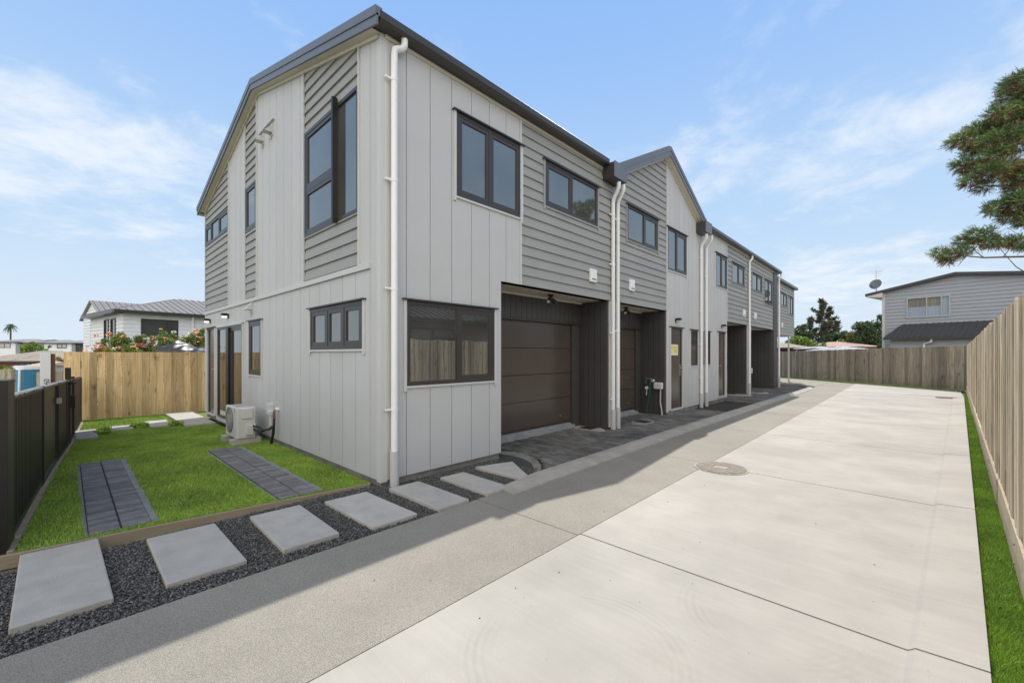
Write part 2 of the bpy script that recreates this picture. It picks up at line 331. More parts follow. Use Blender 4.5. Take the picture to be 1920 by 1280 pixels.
def np_tris(name, V, F, rnd, m, parent=None):
    me = bpy.data.meshes.new(name); nv, nf, k = len(V), len(F), F.shape[1]
    me.vertices.add(nv); me.vertices.foreach_set('co', V.astype(np.float32).ravel())
    me.loops.add(nf*k); me.loops.foreach_set('vertex_index', F.astype(np.int32).ravel())
    me.polygons.add(nf); me.polygons.foreach_set('loop_start', np.arange(0, nf*k, k, dtype=np.int32)); me.polygons.foreach_set('loop_total', np.full(nf, k, dtype=np.int32))
    me.update(calc_edges=True); me.validate()
    a = me.attributes.new('rnd', 'FLOAT', 'POINT'); a.data.foreach_set('value', rnd.astype(np.float32))
    ms = m if isinstance(m, (list, tuple)) else [m]
    for q in ms: me.materials.append(q)
    o = bpy.data.objects.new(name, me); scene.collection.objects.link(o)
    if parent:
        o.parent = parent; o.location = -parent.location
    return o
# convex polygon tools in a wall plane (u, z)
def half(poly, a, b, c):
    outp = []; n = len(poly)
    for i in range(n):
        p, q = poly[i], poly[(i+1) % n]; fp, fq = a*p[0]+b*p[1]-c, a*q[0]+b*q[1]-c
        if fp <= 1e-9: outp.append(p)
        if (fp < -1e-9 and fq > 1e-9) or (fp > 1e-9 and fq < -1e-9):
            t = fp/(fp-fq); outp.append((p[0]+(q[0]-p[0])*t, p[1]+(q[1]-p[1])*t))
    return outp if len(outp) >= 3 else []
def sub_rect(poly, r):
    u0, u1, z0, z1 = r; res = []
    rest = poly
    for (a, b, c) in ((-1, 0, -u0), (1, 0, u1), (0, -1, -z0), (0, 1, z1)):
        outside = half(rest, -a, -b, -c) if rest else []
        if outside: res.append(outside)
        rest = half(rest, a, b, c) if rest else []
    return res
def area(p): return abs(sum(p[i][0]*p[(i+1) % len(p)][1]-p[(i+1) % len(p)][0]*p[i][1] for i in range(len(p))))/2
def pieces(poly, holes):
    ps = [poly]
    for h in holes:
        nx = []
        for p in ps: nx += sub_rect(p, h)
        ps = nx
    return [p for p in ps if area(p) > 1e-5]
def rect(u0, u1, z0, z1): return [(u0, z0), (u1, z0), (u1, z1), (u0, z1)]
class Plane:          # wall plane: T(u, z, o) -> world
    def __init__(s, kind, c): s.k = kind; s.c = c
    def T(s, u, z, o):
        if s.k == 'X': return (s.c+o, u, z)        # faces +X, u = Y
        if s.k == '-Y': return (u, s.c-o, z)       # faces -Y, u = X
        if s.k == 'G': P0, D, Nn = s.c; return (P0[0]+D[0]*u+Nn[0]*o, P0[1]+D[1]*u+Nn[1]*o, z)
def ext(mb, pl, poly, o0, o1, rnd=None):
    f0 = o0 if callable(o0) else (lambda z: o0); f1 = o1 if callable(o1) else (lambda z: o1)
    mb.prism([pl.T(u, z, f0(z)) for u, z in poly], [pl.T(u, z, f1(z)) for u, z in poly], rnd)
def panels(mb, pl, poly, holes, pitch, phase, gap=0.009, o0=0.0, o1=0.018):
    u0 = min(p[0] for p in poly); u1 = max(p[0] for p in poly)
    k = math.floor((u0-phase)/pitch)
    while phase+k*pitch < u1:
        a = phase+k*pitch+gap/2; b = phase+(k+1)*pitch-gap/2; k += 1
        s = half(half(poly, -1, 0, -a), 1, 0, b)
        if not s: continue
        r_ = random.random()
        for p in pieces(s, holes): ext(mb, pl, p, o0, o1, r_)
def boards(mb, pl, poly, holes, pitch=0.165, z_phase=0.0, thick=0.034, thin=0.008):
    z0 = min(p[1] for p in poly); z1 = max(p[1] for p in poly)
    k = math.floor((z0-z_phase)/pitch)
    while z_phase+k*pitch < z1:
        a = z_phase+k*pitch; b = a+pitch; k += 1
        s = half(half(poly, 0, -1, -a), 0, 1, b)
        if not s: continue
        f = (lambda z, a=a: thick+(thin-thick)*(z-a)/pitch)
        r_ = random.random()
        for p in pieces(s, holes): ext(mb, pl, p, 0.0, f, r_)
def rbox(mb, pl, u0, u1, z0, z1, o0, o1, rnd=None): ext(mb, pl, rect(u0, u1, z0, z1), o0, o1, rnd)
def window(pl, parent, u0, u1, z0, z1, splits=(), sash=(), hsplit=None, glass='glass', o=0.035, trim=True, fw=0.05, sw=0.055, skip_frame_top=False, label=None):
    """outer frame, mullions, opening sashes, panes, pale side trims and a head flashing"""
    fr = MB(); F = fw
    rbox(fr, pl, u0, u1, z1-F, z1, -0.06, o); rbox(fr, pl, u0, u1, z0, z0+F, -0.06, o)
    rbox(fr, pl, u0, u0+F, z0+F, z1-F, -0.06, o); rbox(fr, pl, u1-F, u1, z0+F, z1-F, -0.06, o)
    us = [u0+F]+[s for s in splits]+[u1-F]
    for s in splits: rbox(fr, pl, s-0.022, s+0.022, z0+F, z1-F, -0.06, o)
    w_ = fr.build('window', M['frame'], parent)
    if label: w_['label'] = label
    for i in range(len(us)-1):
        a = us[i]+(0.022 if i else 0); b = us[i+1]-(0.022 if i < len(us)-2 else 0)
        zz = [(z0+F, z1-F)]
        if hsplit and i in hsplit:
            hz_ = hsplit[i]; mbh = MB(); rbox(mbh, pl, a, b, hz_-0.03, hz_+0.03, -0.05, o-0.004); mbh.build('transom', M['frame'], w_)
            zz = [(z0+F, hz_-0.03), (hz_+0.03, z1-F)]
        for (c, d) in zz:
            q = 0.0
            if i in sash:
                sb = MB(); q = sw
                rbox(sb, pl, a, b, d-q, d, -0.03, o-0.006); rbox(sb, pl, a, b, c, c+q, -0.03, o-0.006)
                rbox(sb, pl, a, a+q, c+q, d-q, -0.03, o-0.006); rbox(sb, pl, b-q, b, c+q, d-q, -0.03, o-0.006)
                sb.build('sash', M['frame'], w_)
            g = MB(); rbox(g, pl, a+q, b-q, c+q, d-q, -0.03, 0.012); g.build('pane', M[glass], w_)
    if trim:
        t = MB(); e = 0.045
        rbox(t, pl, u0-e, u0-0.002, z0-0.07, z1, 0.0, o+0.006); rbox(t, pl, u1+0.002, u1+e, z0-0.07, z1, 0.0, o+0.006)
        rbox(t, pl, u0-0.002, u1+0.002, z0-0.03, z0-0.002, 0.0, o+0.008)
        t.build('sill', M['trim'] if trim is True else M[trim], w_)
        h_ = MB(); rbox(h_, pl, u0-e-0.02, u1+e+0.02, z1+0.002, z1+0.02, 0.0, o+0.04); h_.build('flashing', M['gutter'], w_)
    return w_
def ribs_roof(mb, poly, down, pitch=0.3, h=0.03, wd=0.03, thick=0.05):
    """sheet on a planar convex 3-D polygon plus ribs that run along 'down'"""
    P = [Vector(p) for p in poly]; n = (P[1]-P[0]).cross(P[2]-P[0]).normalized()
    if n.z < 0: n = -n
    d = Vector(down); d = (d-n*d.dot(n)).normalized(); e = n.cross(d)
    mb.prism([p-n*thick for p in P], P, 0.5)
    pts = [((p-P[0]).dot(e), (p-P[0]).dot(d)) for p in P]
    a0 = min(p[0] for p in pts); a1 = max(p[0] for p in pts); a = a0+pitch/2
    while a < a1:
        s = half(half(pts, -1, 0, -(a-wd/2)), 1, 0, a+wd/2)
        if s and area(s) > 1e-4:
            lo = [P[0]+e*x+d*y for x, y in s]; mb.prism(lo, [q+n*h for q in lo], 0.5)
        a += pitch
# ================================================================== ground & setting
def hfun(x, y):
    t = min(1, max(0, (-x-16.5)/18.0)); z = -1.35*t*t*(3-2*t); q = min(1, max(0, (-x-7.0)/4.5)); z -= 0.17*q*q*(3-2*q)
    t = min(1, max(0, (-x-36)/25.0)); z += -2.3*t*t*(3-2*t)
    return z
g = MB(); nx, ny = 90, 90
xs = [(-1 if i < 45 else 1)*((abs(i-45)/45)**2.4)*480-6 for i in range(nx+1)]; ys = [(-1 if i < 45 else 1)*((abs(i-45)/45)**2.4)*480+8 for i in range(ny+1)]
vs = [(x, y, hfun(x, y)-0.10) for y in ys for x in xs]
fs = [(j*(nx+1)+i, j*(nx+1)+i+1, (j+1)*(nx+1)+i+1, (j+1)*(nx+1)+i) for j in range(ny) for i in range(nx)]
g.add(vs, fs, 0.5); g.build('ground', M['grn'], kind='structure')
def fenceX(y): return 0.63+(y-4.98)*0.0556
def edgeX(y): return 0.29+(y-3.09)*0.0600
# driveway slabs (real gaps between the pours)
BF0, BF1 = (1.86, 26.7), (-9.3, 37.6)         # back fence ends
def backY(x): return BF0[1]+(x-BF0[0])*(BF1[1]-BF0[1])/(BF1[0]-BF0[0])
XL = -2.14
d = MB(); joints = [-6.0, -0.25, 3.15, 6.36, 9.65, 12.95, 16.2, 19.5, 22.8]
gap = 0.017
for i in range(len(joints)-1):
    a, b = joints[i]+gap/2, joints[i+1]-gap/2
    for (x0a, x0b, x1a, x1b) in ((XL+0.008, XL+0.008, edgeX(a)-0.33, edgeX(b)-0.33), (edgeX(a)-0.33, edgeX(b)-0.33, edgeX(a), edgeX(b))):
        dz0 = -0.008 if x0a > -1 else 0.0
    pa = [(XL+0.008, a, -0.0), (edgeX(a)-0.34, a, -0.012), (edgeX(a)-0.30, a, -0.012), (edgeX(a)-0.27, a, 0.012), (edgeX(a), a, 0.022)]
    pb = [(XL+0.008, b, -0.0), (edgeX(b)-0.34, b, -0.012), (edgeX(b)-0.30, b, -0.012), (edgeX(b)-0.27, b, 0.012), (edgeX(b), b, 0.022)]
    n = 5; vs = pa+pb+[(p[0], p[1], -0.09) for p in pa]+[(p[0], p[1], -0.09) for p in pb]
    fs = [(k, k+1, n+k+1, n+k) for k in range(n-1)]+[(2*n+k, k, k+1, 2*n+k+1)[::-1] for k in range(n-1)]+[(n+k, 3*n+k, 3*n+k+1, n+k+1) for k in range(n-1)]+[(n-1, 3*n-1, 4*n-1, 2*n-1), (0, n, 3*n, 2*n)]
    d.add(vs, fs, 0.5)
a = joints[-1]+gap/2
d.prism([(XL+0.008, a, -0.09), (edgeX(a), a, -0.09), (1.60, 26.55, -0.09), (XL+0.008, backY(XL)-0.32, -0.09)], [(XL+0.008, a, 0), (edgeX(a), a, 0), (1.60, 26.55, 0), (XL+0.008, backY(XL)-0.32, 0)], 0.5)
d.build('driveway', M['slab'], kind='structure')
jb = MB(); jb.box(-3.45, 1.7, -6, 27, -0.085, -0.03); jb.build('driveway_base', M['joint'], kind='structure')
# exposed aggregate strip
XA = -3.36
d = MB()
aj = [-6.0, 3.12, 6.5, 9.8, 13.1, 16.4, 19.7, 23.0]
for i in range(len(aj)-1):
    d.box(XA, XL-0.004, aj[i]+0.005, aj[i+1]-0.005, -0.09, -0.004)
    if i == 0: d.v[-8:] = [(x if x > -3 else -3.48, y, z) for x, y, z in d.v[-8:]]
d.prism([(XA, 23.005, -0.09), (XL-0.004, 23.005, -0.09), (XL-0.004, backY(XL)-0.34, -0.09), (XA, backY(XA)-0.34, -0.09)], [(XA, 23.005, -0.004), (XL-0.004, 23.005, -0.004), (XL-0.004, backY(XL)-0.34, -0.004), (XA, backY(XA)-0.34, -0.004)], .5)
d.prism([(-12, 28.6, -0.09), (XA-0.01, 25.2, -0.09), (XA-0.01, backY(XA)-0.34, -0.09), (-12, backY(-9.3)-0.5, -0.09)], [(-12, 28.6, -0.003), (XA-0.01, 25.2, -0.003), (XA-0.01, backY(XA)-0.34, -0.003), (-12, backY(-9.3)-0.5, -0.003)], .5)
d.build('driveway', M['agg'], kind='structure')
# low edge of the aggregate beside the gravel, then the raised kerb
d = MB(); d.box(-3.48, XA-0.002, 3.13, 3.5, -0.09, -0.004); d.build('driveway', M['agg'], kind='structure')
d = MB()
def kerb_profile(y, x, s=1.0): return [(x-0.17, y, -0.08), (x-0.17, y, 0.055*s), (x-0.06, y, 0.060*s), (x+0.10, y, 0.012*s), (x+0.13, y, -0.08)]
ky = [3.52, 4.2, 9.0, 14, 19, 23.5]; kx = [-3.38, -3.40, -3.42, -3.38, -3.34, -3.30]
rings = [kerb_profile(y, x, 0.35 if i == 0 else 1) for i, (y, x) in enumerate(zip(ky, kx))]
for t in range(1, 7):   # sweeps round behind the last house
    an = R(15*t); cx_, cy_ = -5.0, 23.5
    rad = 1.70
    c_, s_ = math.cos(an), math.sin(an)
    rings.append([(cx_+(rad+q[0]+3.30)*c_, cy_+(rad+q[0]+3.30)*s_*1.4, q[2]) for q in kerb_profile(0, -3.30)])
for i in range(len(rings)-1): d.prism(rings[i], rings[i+1], 0.5)
d.build('kerb', M['kerb'], kind='structure')
# gravel bed + pebbles
gb = MB(); gb.box(-4.87, -3.484, -3.5, 5.4, -0.09, -0.022); gb.build('gravel_base', M['gravelbase'], kind='structure')
def pebbles(name, n, sampler, label):
    X, Y = sampler(n); n = len(X)
    base = np.array([[1, 0, 0], [-1, 0, 0], [0, 1, 0], [0, -1, 0], [0, 0, 1], [0, 0, -1]], float)
    F = np.array([[0, 2, 4], [2, 1, 4], [1, 3, 4], [3, 0, 4], [2, 0, 5], [1, 2, 5], [3, 1, 5], [0, 3, 5]])
    sz = rng.uniform(0.0045, 0.0105, (n, 1, 1))*np.stack([rng.uniform(.8, 1.4, n), rng.uniform(.6, 1, n), rng.uniform(.45, .8, n)], 1)[:, None, :]
    V = base[None]*sz+rng.normal(0, 0.0012, (n, 6, 3))
    a = rng.uniform(0, 6.28, n); t = rng.normal(0, 0.4, n)
    ca, sa, ct, st = np.cos(a), np.sin(a), np.cos(t), np.sin(t)
    x, y, z = V[..., 0].copy(), V[..., 1].copy(), V[..., 2].copy()
    y2 = y*ct[:, None]-z*st[:, None]; z2 = y*st[:, None]+z*ct[:, None]
    V[..., 0] = x*ca[:, None]-y2*sa[:, None]+X[:, None]; V[..., 1] = x*sa[:, None]+y2*ca[:, None]+Y[:, None]; V[..., 2] = z2+rng.uniform(-0.022, -0.004, n)[:, None]
    FF = (F[None]+6*np.arange(n)[:, None, None]).reshape(-1, 3)
    rn = np.repeat(rng.random(n)**1.5, 6)
    o = np_tris(name, V.reshape(-1, 3), FF, rn, M['pebble']); tag(o, label, 'gravel', kind='stuff')
    return o
def samp(n):
    X = rng.uniform(-4.86, -3.49, n); Y = rng.uniform(-1.2, 5.2, n)
    # stay outside the paved fan of the first garage and off the house
    k = ~((Y > 2.62) & (X < -4.64)) & ~((Y > 4.62-0.0) & (X < -4.2)) & ~(((X+4.25)**2/0.9**2+(Y-5.6)**2/1.15**2) < 1)
    return X[k], Y[k]
pebbles('gravel', 85000, samp, 'dark grey crushed stone bed around the concrete stepping stones')

# stepping stones
stones = [(-5.16, -3.82, -0.24, 0.20), (-4.83, -3.77, 0.48, 0.97), (-4.74, -3.73, 1.23, 1.70), (-4.64, -3.62, 1.95, 2.42), (-4.53, -3.55, 2.65, 3.06), (-4.45, -3.53, 3.33, 3.72)]
lab = ['nearest large pale concrete stepping stone, at the bottom left beside the fence post', 'second concrete stepping stone from the fence post, below the left paver strip', 'third concrete stepping stone from the fence post, between the two paver strips', 'fourth concrete stepping stone, just left of the white downpipe at the house corner',
       'fifth concrete stepping stone, at the foot of the white corner downpipe', 'sixth concrete stepping stone, beneath the ground floor front window']
def paver(poly, z0, z1, name, label, grp, m='stone'):
    b = MB(); b.prism([(x, y, z0) for x, y in poly], [(x, y, z1) for x, y in poly]); o = b.build(name, M[m], bevel=0.008)
    return tag(o, label, 'paving stone', grp)
for i, (x0, x1, y0, y1) in enumerate(stones):
    x0, x1, y0, y1 = (v*0.984 for v in (x0, x1, y0, y1))
    sk = 0.015*((i % 3)-1)
    paver([(x0, y0+sk), (x1, y0-sk*0.5), (x1+0.01, y1-sk), (x0+0.02, y1+sk*0.6)], -0.05, 0.027-0.004*(i % 2), 'stepping_stone', lab[i], 'stepping stones in the gravel')
paver([(-4.42, 3.93), (-3.56, 3.97), (-3.60, 4.12), (-4.24, 4.50)], -0.05, 0.03, 'stepping_stone', 'last concrete stepping stone, cut to a wedge where the kerb begins', 'stepping stones in the gravel')
def fyx(x): return -0.36+0.058*(-5.33-x)
def lzz(x):
    t = min(1, max(0, (-x-8.0)/4.5)); return 0.022-0.15*t*t*(3-2*t)
# timber edging
b = MB(); b.prism([(-5.20, -0.42, -0.09), (-5.17, -0.42, -0.09), (-4.80, 2.56, -0.09), (-4.83, 2.56, -0.09)], [(-5.20, -0.42, 0.020), (-5.17, -0.42, 0.020), (-4.80, 2.56, 0.020), (-4.83, 2.56, 0.020)])
xx_ = -5.25
while xx_ > -15.8:
    x2_ = xx_-0.8; b.prism([(xx_, fyx(xx_)+0.035, -0.25), (x2_, fyx(x2_)+0.035, -0.25), (x2_, fyx(x2_)+0.075, -0.25), (xx_, fyx(xx_)+0.075, -0.25)], [(xx_, fyx(xx_)+0.035, lzz(xx_)), (x2_, fyx(x2_)+0.035, lzz(x2_)), (x2_, fyx(x2_)+0.075, lzz(x2_)), (xx_, fyx(xx_)+0.075, lzz(xx_))]); xx_ = x2_
tag(b.build('timber_edging', M['timber'], bevel=0.004), 'low pale timber board edging between the lawn and the gravel', 'edging')
def lz(x):
    t = min(1, max(0, (-x-8.0)/4.5)); return -0.15*t*t*(3-2*t)
lz_np = np.vectorize(lz)
# lawn
b = MB(); xs_ = [-4.84-k*0.37 for k in range(31)]; 
for j, (ya, yb) in enumerate(((-0.5, 2.60),)):
    V = []; 
    for x in xs_:
        xa = x if x < -5.2 else None
        V.append((x, fyx(x)-0.02 if x < -5.3 else max(-0.42+( -5.2-x)*-8.06, -0.42), lz(x))); V.append((x, 2.62, lz(x)))
    b.add(V, [(2*i, 2*i+1, 2*i+3, 2*i+2) for i in range(len(xs_)-1)], .5)
b.add([(-13.9, 2.62, -0.15), (-16.5, 2.62, -0.15), (-16.5, 14, -0.15), (-13.9, 14, -0.15)], [(0, 1, 2, 3)], .5)
b.build('lawn', M['lawnbase'], kind='structure')
b = MB(); yy = [-6, 0, 5, 10, 15, 20, 26.5]
for i in range(6):
    y0, y1 = yy[i], yy[i+1]
    b.prism([(edgeX(y0)+0.004, y0, -0.09), (fenceX(y0), y0, -0.09), (fenceX(y1), y1, -0.09), (edgeX(y1)+0.004, y1, -0.09)], [(edgeX(y0)+0.004, y0, -0.02), (fenceX(y0), y0, -0.02), (fenceX(y1), y1, -0.02), (edgeX(y1)+0.004, y1, -0.02)])
b.prism([(1.60, 26.56, -0.09), (1.86, 26.7, -0.09), (*BF1, -0.09), (BF1[0], BF1[1]-0.4, -0.09)], [(1.60, 26.56, -0.01), (1.86, 26.7, -0.01), (*BF1, -0.01), (BF1[0], BF1[1]-0.4, -0.01)])
b.build('lawn', M['lawnbase'], kind='structure')
strips = [(-8.70, -5.25, 0.13, 0.56), (-8.40, -5.02, 1.60, 2.03)]
def grass(name, X, Y, z, hmin, hmax, label, wd=0.0032):
    n = len(X); z = z(X) if callable(z) else np.full(n, float(z)); a = rng.uniform(0, 6.28, n); h = rng.uniform(hmin, hmax, n); l = rng.uniform(0.2, 0.9, n)*h
    b_ = rng.uniform(0, 6.28, n); w_ = wd*rng.uniform(.7, 1.5, n)
    V = np.zeros((n, 3, 3))
    V[:, 0] = np.stack([X-w_*np.cos(a), Y-w_*np.sin(a), z], 1); V[:, 1] = np.stack([X+w_*np.cos(a), Y+w_*np.sin(a), z], 1)
    V[:, 2] = np.stack([X+l*np.cos(b_), Y+l*np.sin(b_), z+h], 1)
    cl = 0.5+0.28*np.sin(X*3.1+1.3*np.sin(Y*2.7))*np.sin(Y*4.3+X)+0.22*np.sin(X*11+2*np.sin(Y*7))*np.sin(Y*13+np.sin(X*5))
    rn = np.clip(0.55*rng.random(n)+0.45*cl+(rng.random(n) > 0.94)*0.8, 0, 1.6)
    o = np_tris(name, V.reshape(-1, 3), np.arange(3*n).reshape(n, 3), np.repeat(rn, 3), M['blade']); tag(o, label, 'grass', kind='stuff')
n = 260000; X = -4.85-(rng.random(n)**1.5)*11.0; Y = rng.uniform(-0.3, 2.58, n)
k = (X < -5.17+(Y+0.42)*0.124-0.03) & (Y > fyx(X)+0.08)
for (x0, x1, y0, y1) in strips: k &= ~((X > x0-0.02) & (X < x1+0.02) & (Y > y0-0.03+0.02*rng.random(n)) & (Y < y1+0.075-0.045*rng.random(n)**2))
bs = [(-13.5, -12.3, 0.13, 0.46), (-13.68, -13.05, 0.66, 1.07), (-14.1, -13.05, 1.36, 1.78), (-15.7, -12.64, 1.95, 2.57), (-9.5, -8.6, 2.0, 2.45)]
for (x0, x1, y0, y1) in bs: k &= ~((X > x0) & (X < x1) & (Y > y0) & (Y < y1))
grass('grass', X[k], Y[k], lz_np, 0.012, 0.034, 'bright green mown lawn inside the black fence')
n = 90000; Y = 1.0+(rng.random(n)**1.8)*25; X = edgeX(Y)+0.01+rng.random(n)*(fenceX(Y)-edgeX(Y)-0.03)
k = (Y < 14) | (rng.random(n) < 0.35)
grass('grass', X[k], Y[k], -0.02, 0.015, 0.042, 'narrow green grass strip along the foot of the right fence')
n = 9000; t = rng.random(n); q = rng.random(n)
X = BF0[0]+(BF1[0]-BF0[0])*t-0.2*q; Y = BF0[1]+(BF1[1]-BF0[1])*t-0.32*q
grass('grass', X, Y, -0.01, 0.03, 0.10, 'thin strip of rough grass under the back fence', 0.008)
# paver strips in the lawn
for si, (x0, x1, y0, y1) in enumerate(strips):
    b = MB(); yw = (y1-y0)/2; p = 0.079; x = x0
    while x < x1-0.03:
        for j in range(2):
            b.box(x+0.0055, x+p-0.0055, y0+j*yw+0.007, y0+(j+1)*yw-0.007, -0.05, 0.022+random.uniform(-0.003, 0.003))
        x += p
    b.build('path', M['brick'], kind='structure', bevel=0.004)
    b = MB(); b.box(x0, x1, y0, y1, -0.07, 0.0065); b.build('path_base', M['sand'], kind='structure')
    b = MB(); n = 70; up = []; lo = []
    for i in range(n+1):
        xx = x0+(x1-x0)*i/n; up.append((xx, y1+0.06+0.008*math.sin(i*0.6)+random.uniform(-.006, .006))); lo.append((xx, y0-0.035+0.006*math.sin(i*1.1)+random.uniform(-.007, .007)))
    for i in range(n):
        b.prism([(lo[i][0], lo[i][1], -0.08), (lo[i+1][0], lo[i+1][1], -0.08), (up[i+1][0], up[i+1][1], -0.08), (up[i][0], up[i][1], -0.08)],
                [(lo[i][0], lo[i][1], 0.004), (lo[i+1][0], lo[i+1][1], 0.004), (up[i+1][0], up[i+1][1], 0.006), (up[i][0], up[i][1], 0.006)], 0.5)
    b.build('path_haunch', M['mort'], kind='structure')
# slabs at the back of the lawn
bl = ['sunlit concrete slab at the far left of the lawn beside the black fence', 'middle small concrete slab at the back of the lawn', 'concrete slab at the back of the lawn next to the door landing', 'large concrete landing slab in front of the rear entry door']
for (x0, x1, y0, y1), l in zip(bs[:4], bl):
    paver([(x0, y0), (x1, y0), (x1, y1), (x0, y1)], -0.22, -0.10, 'concrete_slab', l, 'concrete slabs across the back of the lawn')
# weeds by the slabs
# garage pavers
def pave(poly, name='paving', z=0.012, m='brick2'):
    b = MB(); xs_ = [p[0] for p in poly]; ys_ = [p[1] for p in poly]
    def inside(x, y):
        c = False; n = len(poly)
        for i in range(n):
            x1, y1 = poly[i]; x2, y2 = poly[(i+1) % n]
            if (y1 > y) != (y2 > y) and x < (x2-x1)*(y-y1)/(y2-y1)+x1: c = not c
        return c
    y = min(ys_); r_ = 0
    while y < max(ys_):
        x = min(xs_)-(0.1 if r_ % 2 else 0)
        while x < max(xs_):
            if inside(x+0.1, y+0.05): b.box(x+0.004, x+0.196, y+0.004, y+0.096, -0.06, z+random.uniform(-0.005, 0.005))
            x += 0.2
        y += 0.1; r_ += 1
    b.build(name, M[m], kind='structure', bevel=0.003)
    s = MB(); s.prism([(p[0], p[1], -0.088) for p in poly], [(p[0], p[1], z-0.012) for p in poly], .5); s.build(name+'_base', M['sand'], kind='structure')
pave([(-6.2, 5.0), (-4.75, 5.1), (-4.15, 4.98), (-3.85, 4.74), (-3.60, 4.45), (-3.60, 12.5), (-4.65, 12.6), (-4.65, 10.8), (-5.5, 10.8), (-6.2, 10.8)])
pave([(-4.65, 15.5), (-3.58, 15.3), (-3.52, 24), (-3.7, 26), (-5.2, 26.4), (-5.2, 23.5), (-6.6, 23.5), (-6.6, 15.8), (-4.65, 15.8)])
b = MB(); b.box(-4.64, -3.56, 12.62, 15.3, -0.088, -0.01); b.build('garden_bed', M['soil'], kind='structure')
# concrete haunch around the curved paving edge
b = MB(); cv = [(-4.95, 4.80), (-4.72, 4.93), (-4.42, 4.92), (-4.15, 4.82), (-3.85, 4.58), (-3.64, 4.30)]
for i in range(len(cv)-1):
    (xa, ya), (xb, yb) = cv[i], cv[i+1]
    b.prism([(xa, ya-0.10, -0.06), (xb, yb-0.12, -0.06), (xb+0.02, yb+0.09, -0.06), (xa+0.02, ya+0.09, -0.06)], [(xa, ya+0.0, -0.014), (xb, yb-0.02, -0.014), (xb+0.02, yb+0.09, 0.010), (xa+0.02, ya+0.09, 0.010)], .5)
b.build('paving_haunch', M['concbase'], kind='structure')
def patch(name, c, rx, ry, z, m, label, cat, grp=None, hole=True):
    root = empty(name, (c[0], c[1], z), label, cat, grp)
    b = MB(); n = 18; random.seed(int(c[1]*31)); ring = [(c[0]+rx*(1+random.uniform(-.12, .12))*math.cos(t), c[1]+ry*(1+random.uniform(-.12, .12))*math.sin(t)) for t in [2*math.pi*k/n for k in range(n)]]
    b.prism([(x, y, z-0.02) for x, y in ring], [(c[0]+(x-c[0])*0.9, c[1]+(y-c[1])*0.9, z+0.012) for x, y in ring], .5); b.build('surround', m, root)
    if hole:
        b = MB()
        for k in range(6): b.box(c[0]-0.15, c[0]+0.15, c[1]-0.15+k*0.052, c[1]-0.15+k*0.052+0.03, z+0.013, z+0.022)
        b.build('grate', M['gutter'], root)
    return root
patch('gully', (-5.0, 7.68), 0.40, 0.22, 0.012, M['kerb'], 'square drain set in rough concrete by the first garage', 'drain', 'gully drains in the pavers')
patch('gully', (-4.55, 9.3), 0.24, 0.45, 0.008, M['mort'], 'drain in a long smear of concrete before the second garage', 'drain', 'gully drains in the pavers')
patch('gully', (-5.1, 18.0), 0.7, 0.6, 0.02, M['kerb'], 'drain in pale concrete at the third garage recess', 'drain', 'gully drains in the pavers')
patch('gully', (-4.5, 19.6), 0.35, 0.45, 0.02, M['kerb'], 'small drain beside the third downpipe', 'drain', 'gully drains in the pavers')
# manhole cover
mx_, my_ = -1.93, 6.33; root = empty('manhole_cover', (mx_, my_, 0), 'round ribbed steel manhole cover set in the driveway joint', 'manhole cover')
M['rust'] = mat('worn_iron', (0.27, 0.235, 0.19), 0.7, 0.25, 12, 0.4, 60)
b = MB(); b.tube([(mx_, my_, -0.05), (mx_, my_, 0.006)], 0.34, 40); b.build('plate', M['rust'], root)
b = MB(); b.cm = 0
for k in range(-8, 9):
    t = k*0.038; L = math.sqrt(max(0, 0.315**2-t*t))
    for (s0, s1) in (((-L, -0.10), (0.10, L)) if abs(t) < 0.085 else ((-L, L),)):
        if s1 > s0: b.box(mx_+s0, mx_+s1, my_+t-0.011, my_+t+0.011, 0.006, 0.014)
b.box(mx_-0.085, mx_+0.085, my_-0.075, my_+0.075, 0.006, 0.013); b.build('ribs', M['rust'], root)
b = MB(); b.tube([(mx_, my_, -0.05), (mx_, my_, 0.0035)], 0.352, 40); b.build('frame_ring', M['kerb'], root)
root = empty('drain_cover', (1.05, 22.2, 0), 'oval rusty drain cover at the far end of the driveway', 'drain cover')
b = MB(); b.tube([(1.0, 22.3, -0.05), (1.0, 22.3, 0.012)], 0.30, 28); b.build('plate', M['rust'], root)
b = MB()
for k in range(-5, 6):
    L = math.sqrt(0.27**2-(k*0.045)**2); b.box(1.0-L, 1.0+L, 22.3+k*0.045-0.012, 22.3+k*0.045+0.012, 0.012, 0.02)
b.build('ribs', M['rust'], root)
# crumbs and leaf litter on the slabs
n = 130; X = rng.uniform(-3.2, 0.9, n); Y = 1.5+rng.random(n)**1.4*18
base = np.array([[1, 0, 0], [-.5, .8, 0], [-.6, -.7, 0], [0, 0, .6]]); S = rng.uniform(0.003, 0.008, (n, 1, 1))
a = rng.uniform(0, 6.28, n); V = np.repeat(base[None], n, 0)*S; x, y = V[..., 0].copy(), V[..., 1].copy()
V[..., 0] = x*np.cos(a)[:, None]-y*np.sin(a)[:, None]+X[:, None]; V[..., 1] = x*np.sin(a)[:, None]+y*np.cos(a)[:, None]+Y[:, None]; V[..., 2] += 0.001
F = (np.array([[0, 1, 3], [1, 2, 3], [2, 0, 3], [0, 2, 1]])[None]+4*np.arange(n)[:, None, None]).reshape(-1, 3)
tag(np_tris('soil_crumbs', V.reshape(-1, 3), F, np.repeat(rng.random(n), 4), M['soil']), 'tiny dark crumbs of soil scattered over the driveway', 'debris', kind='stuff')
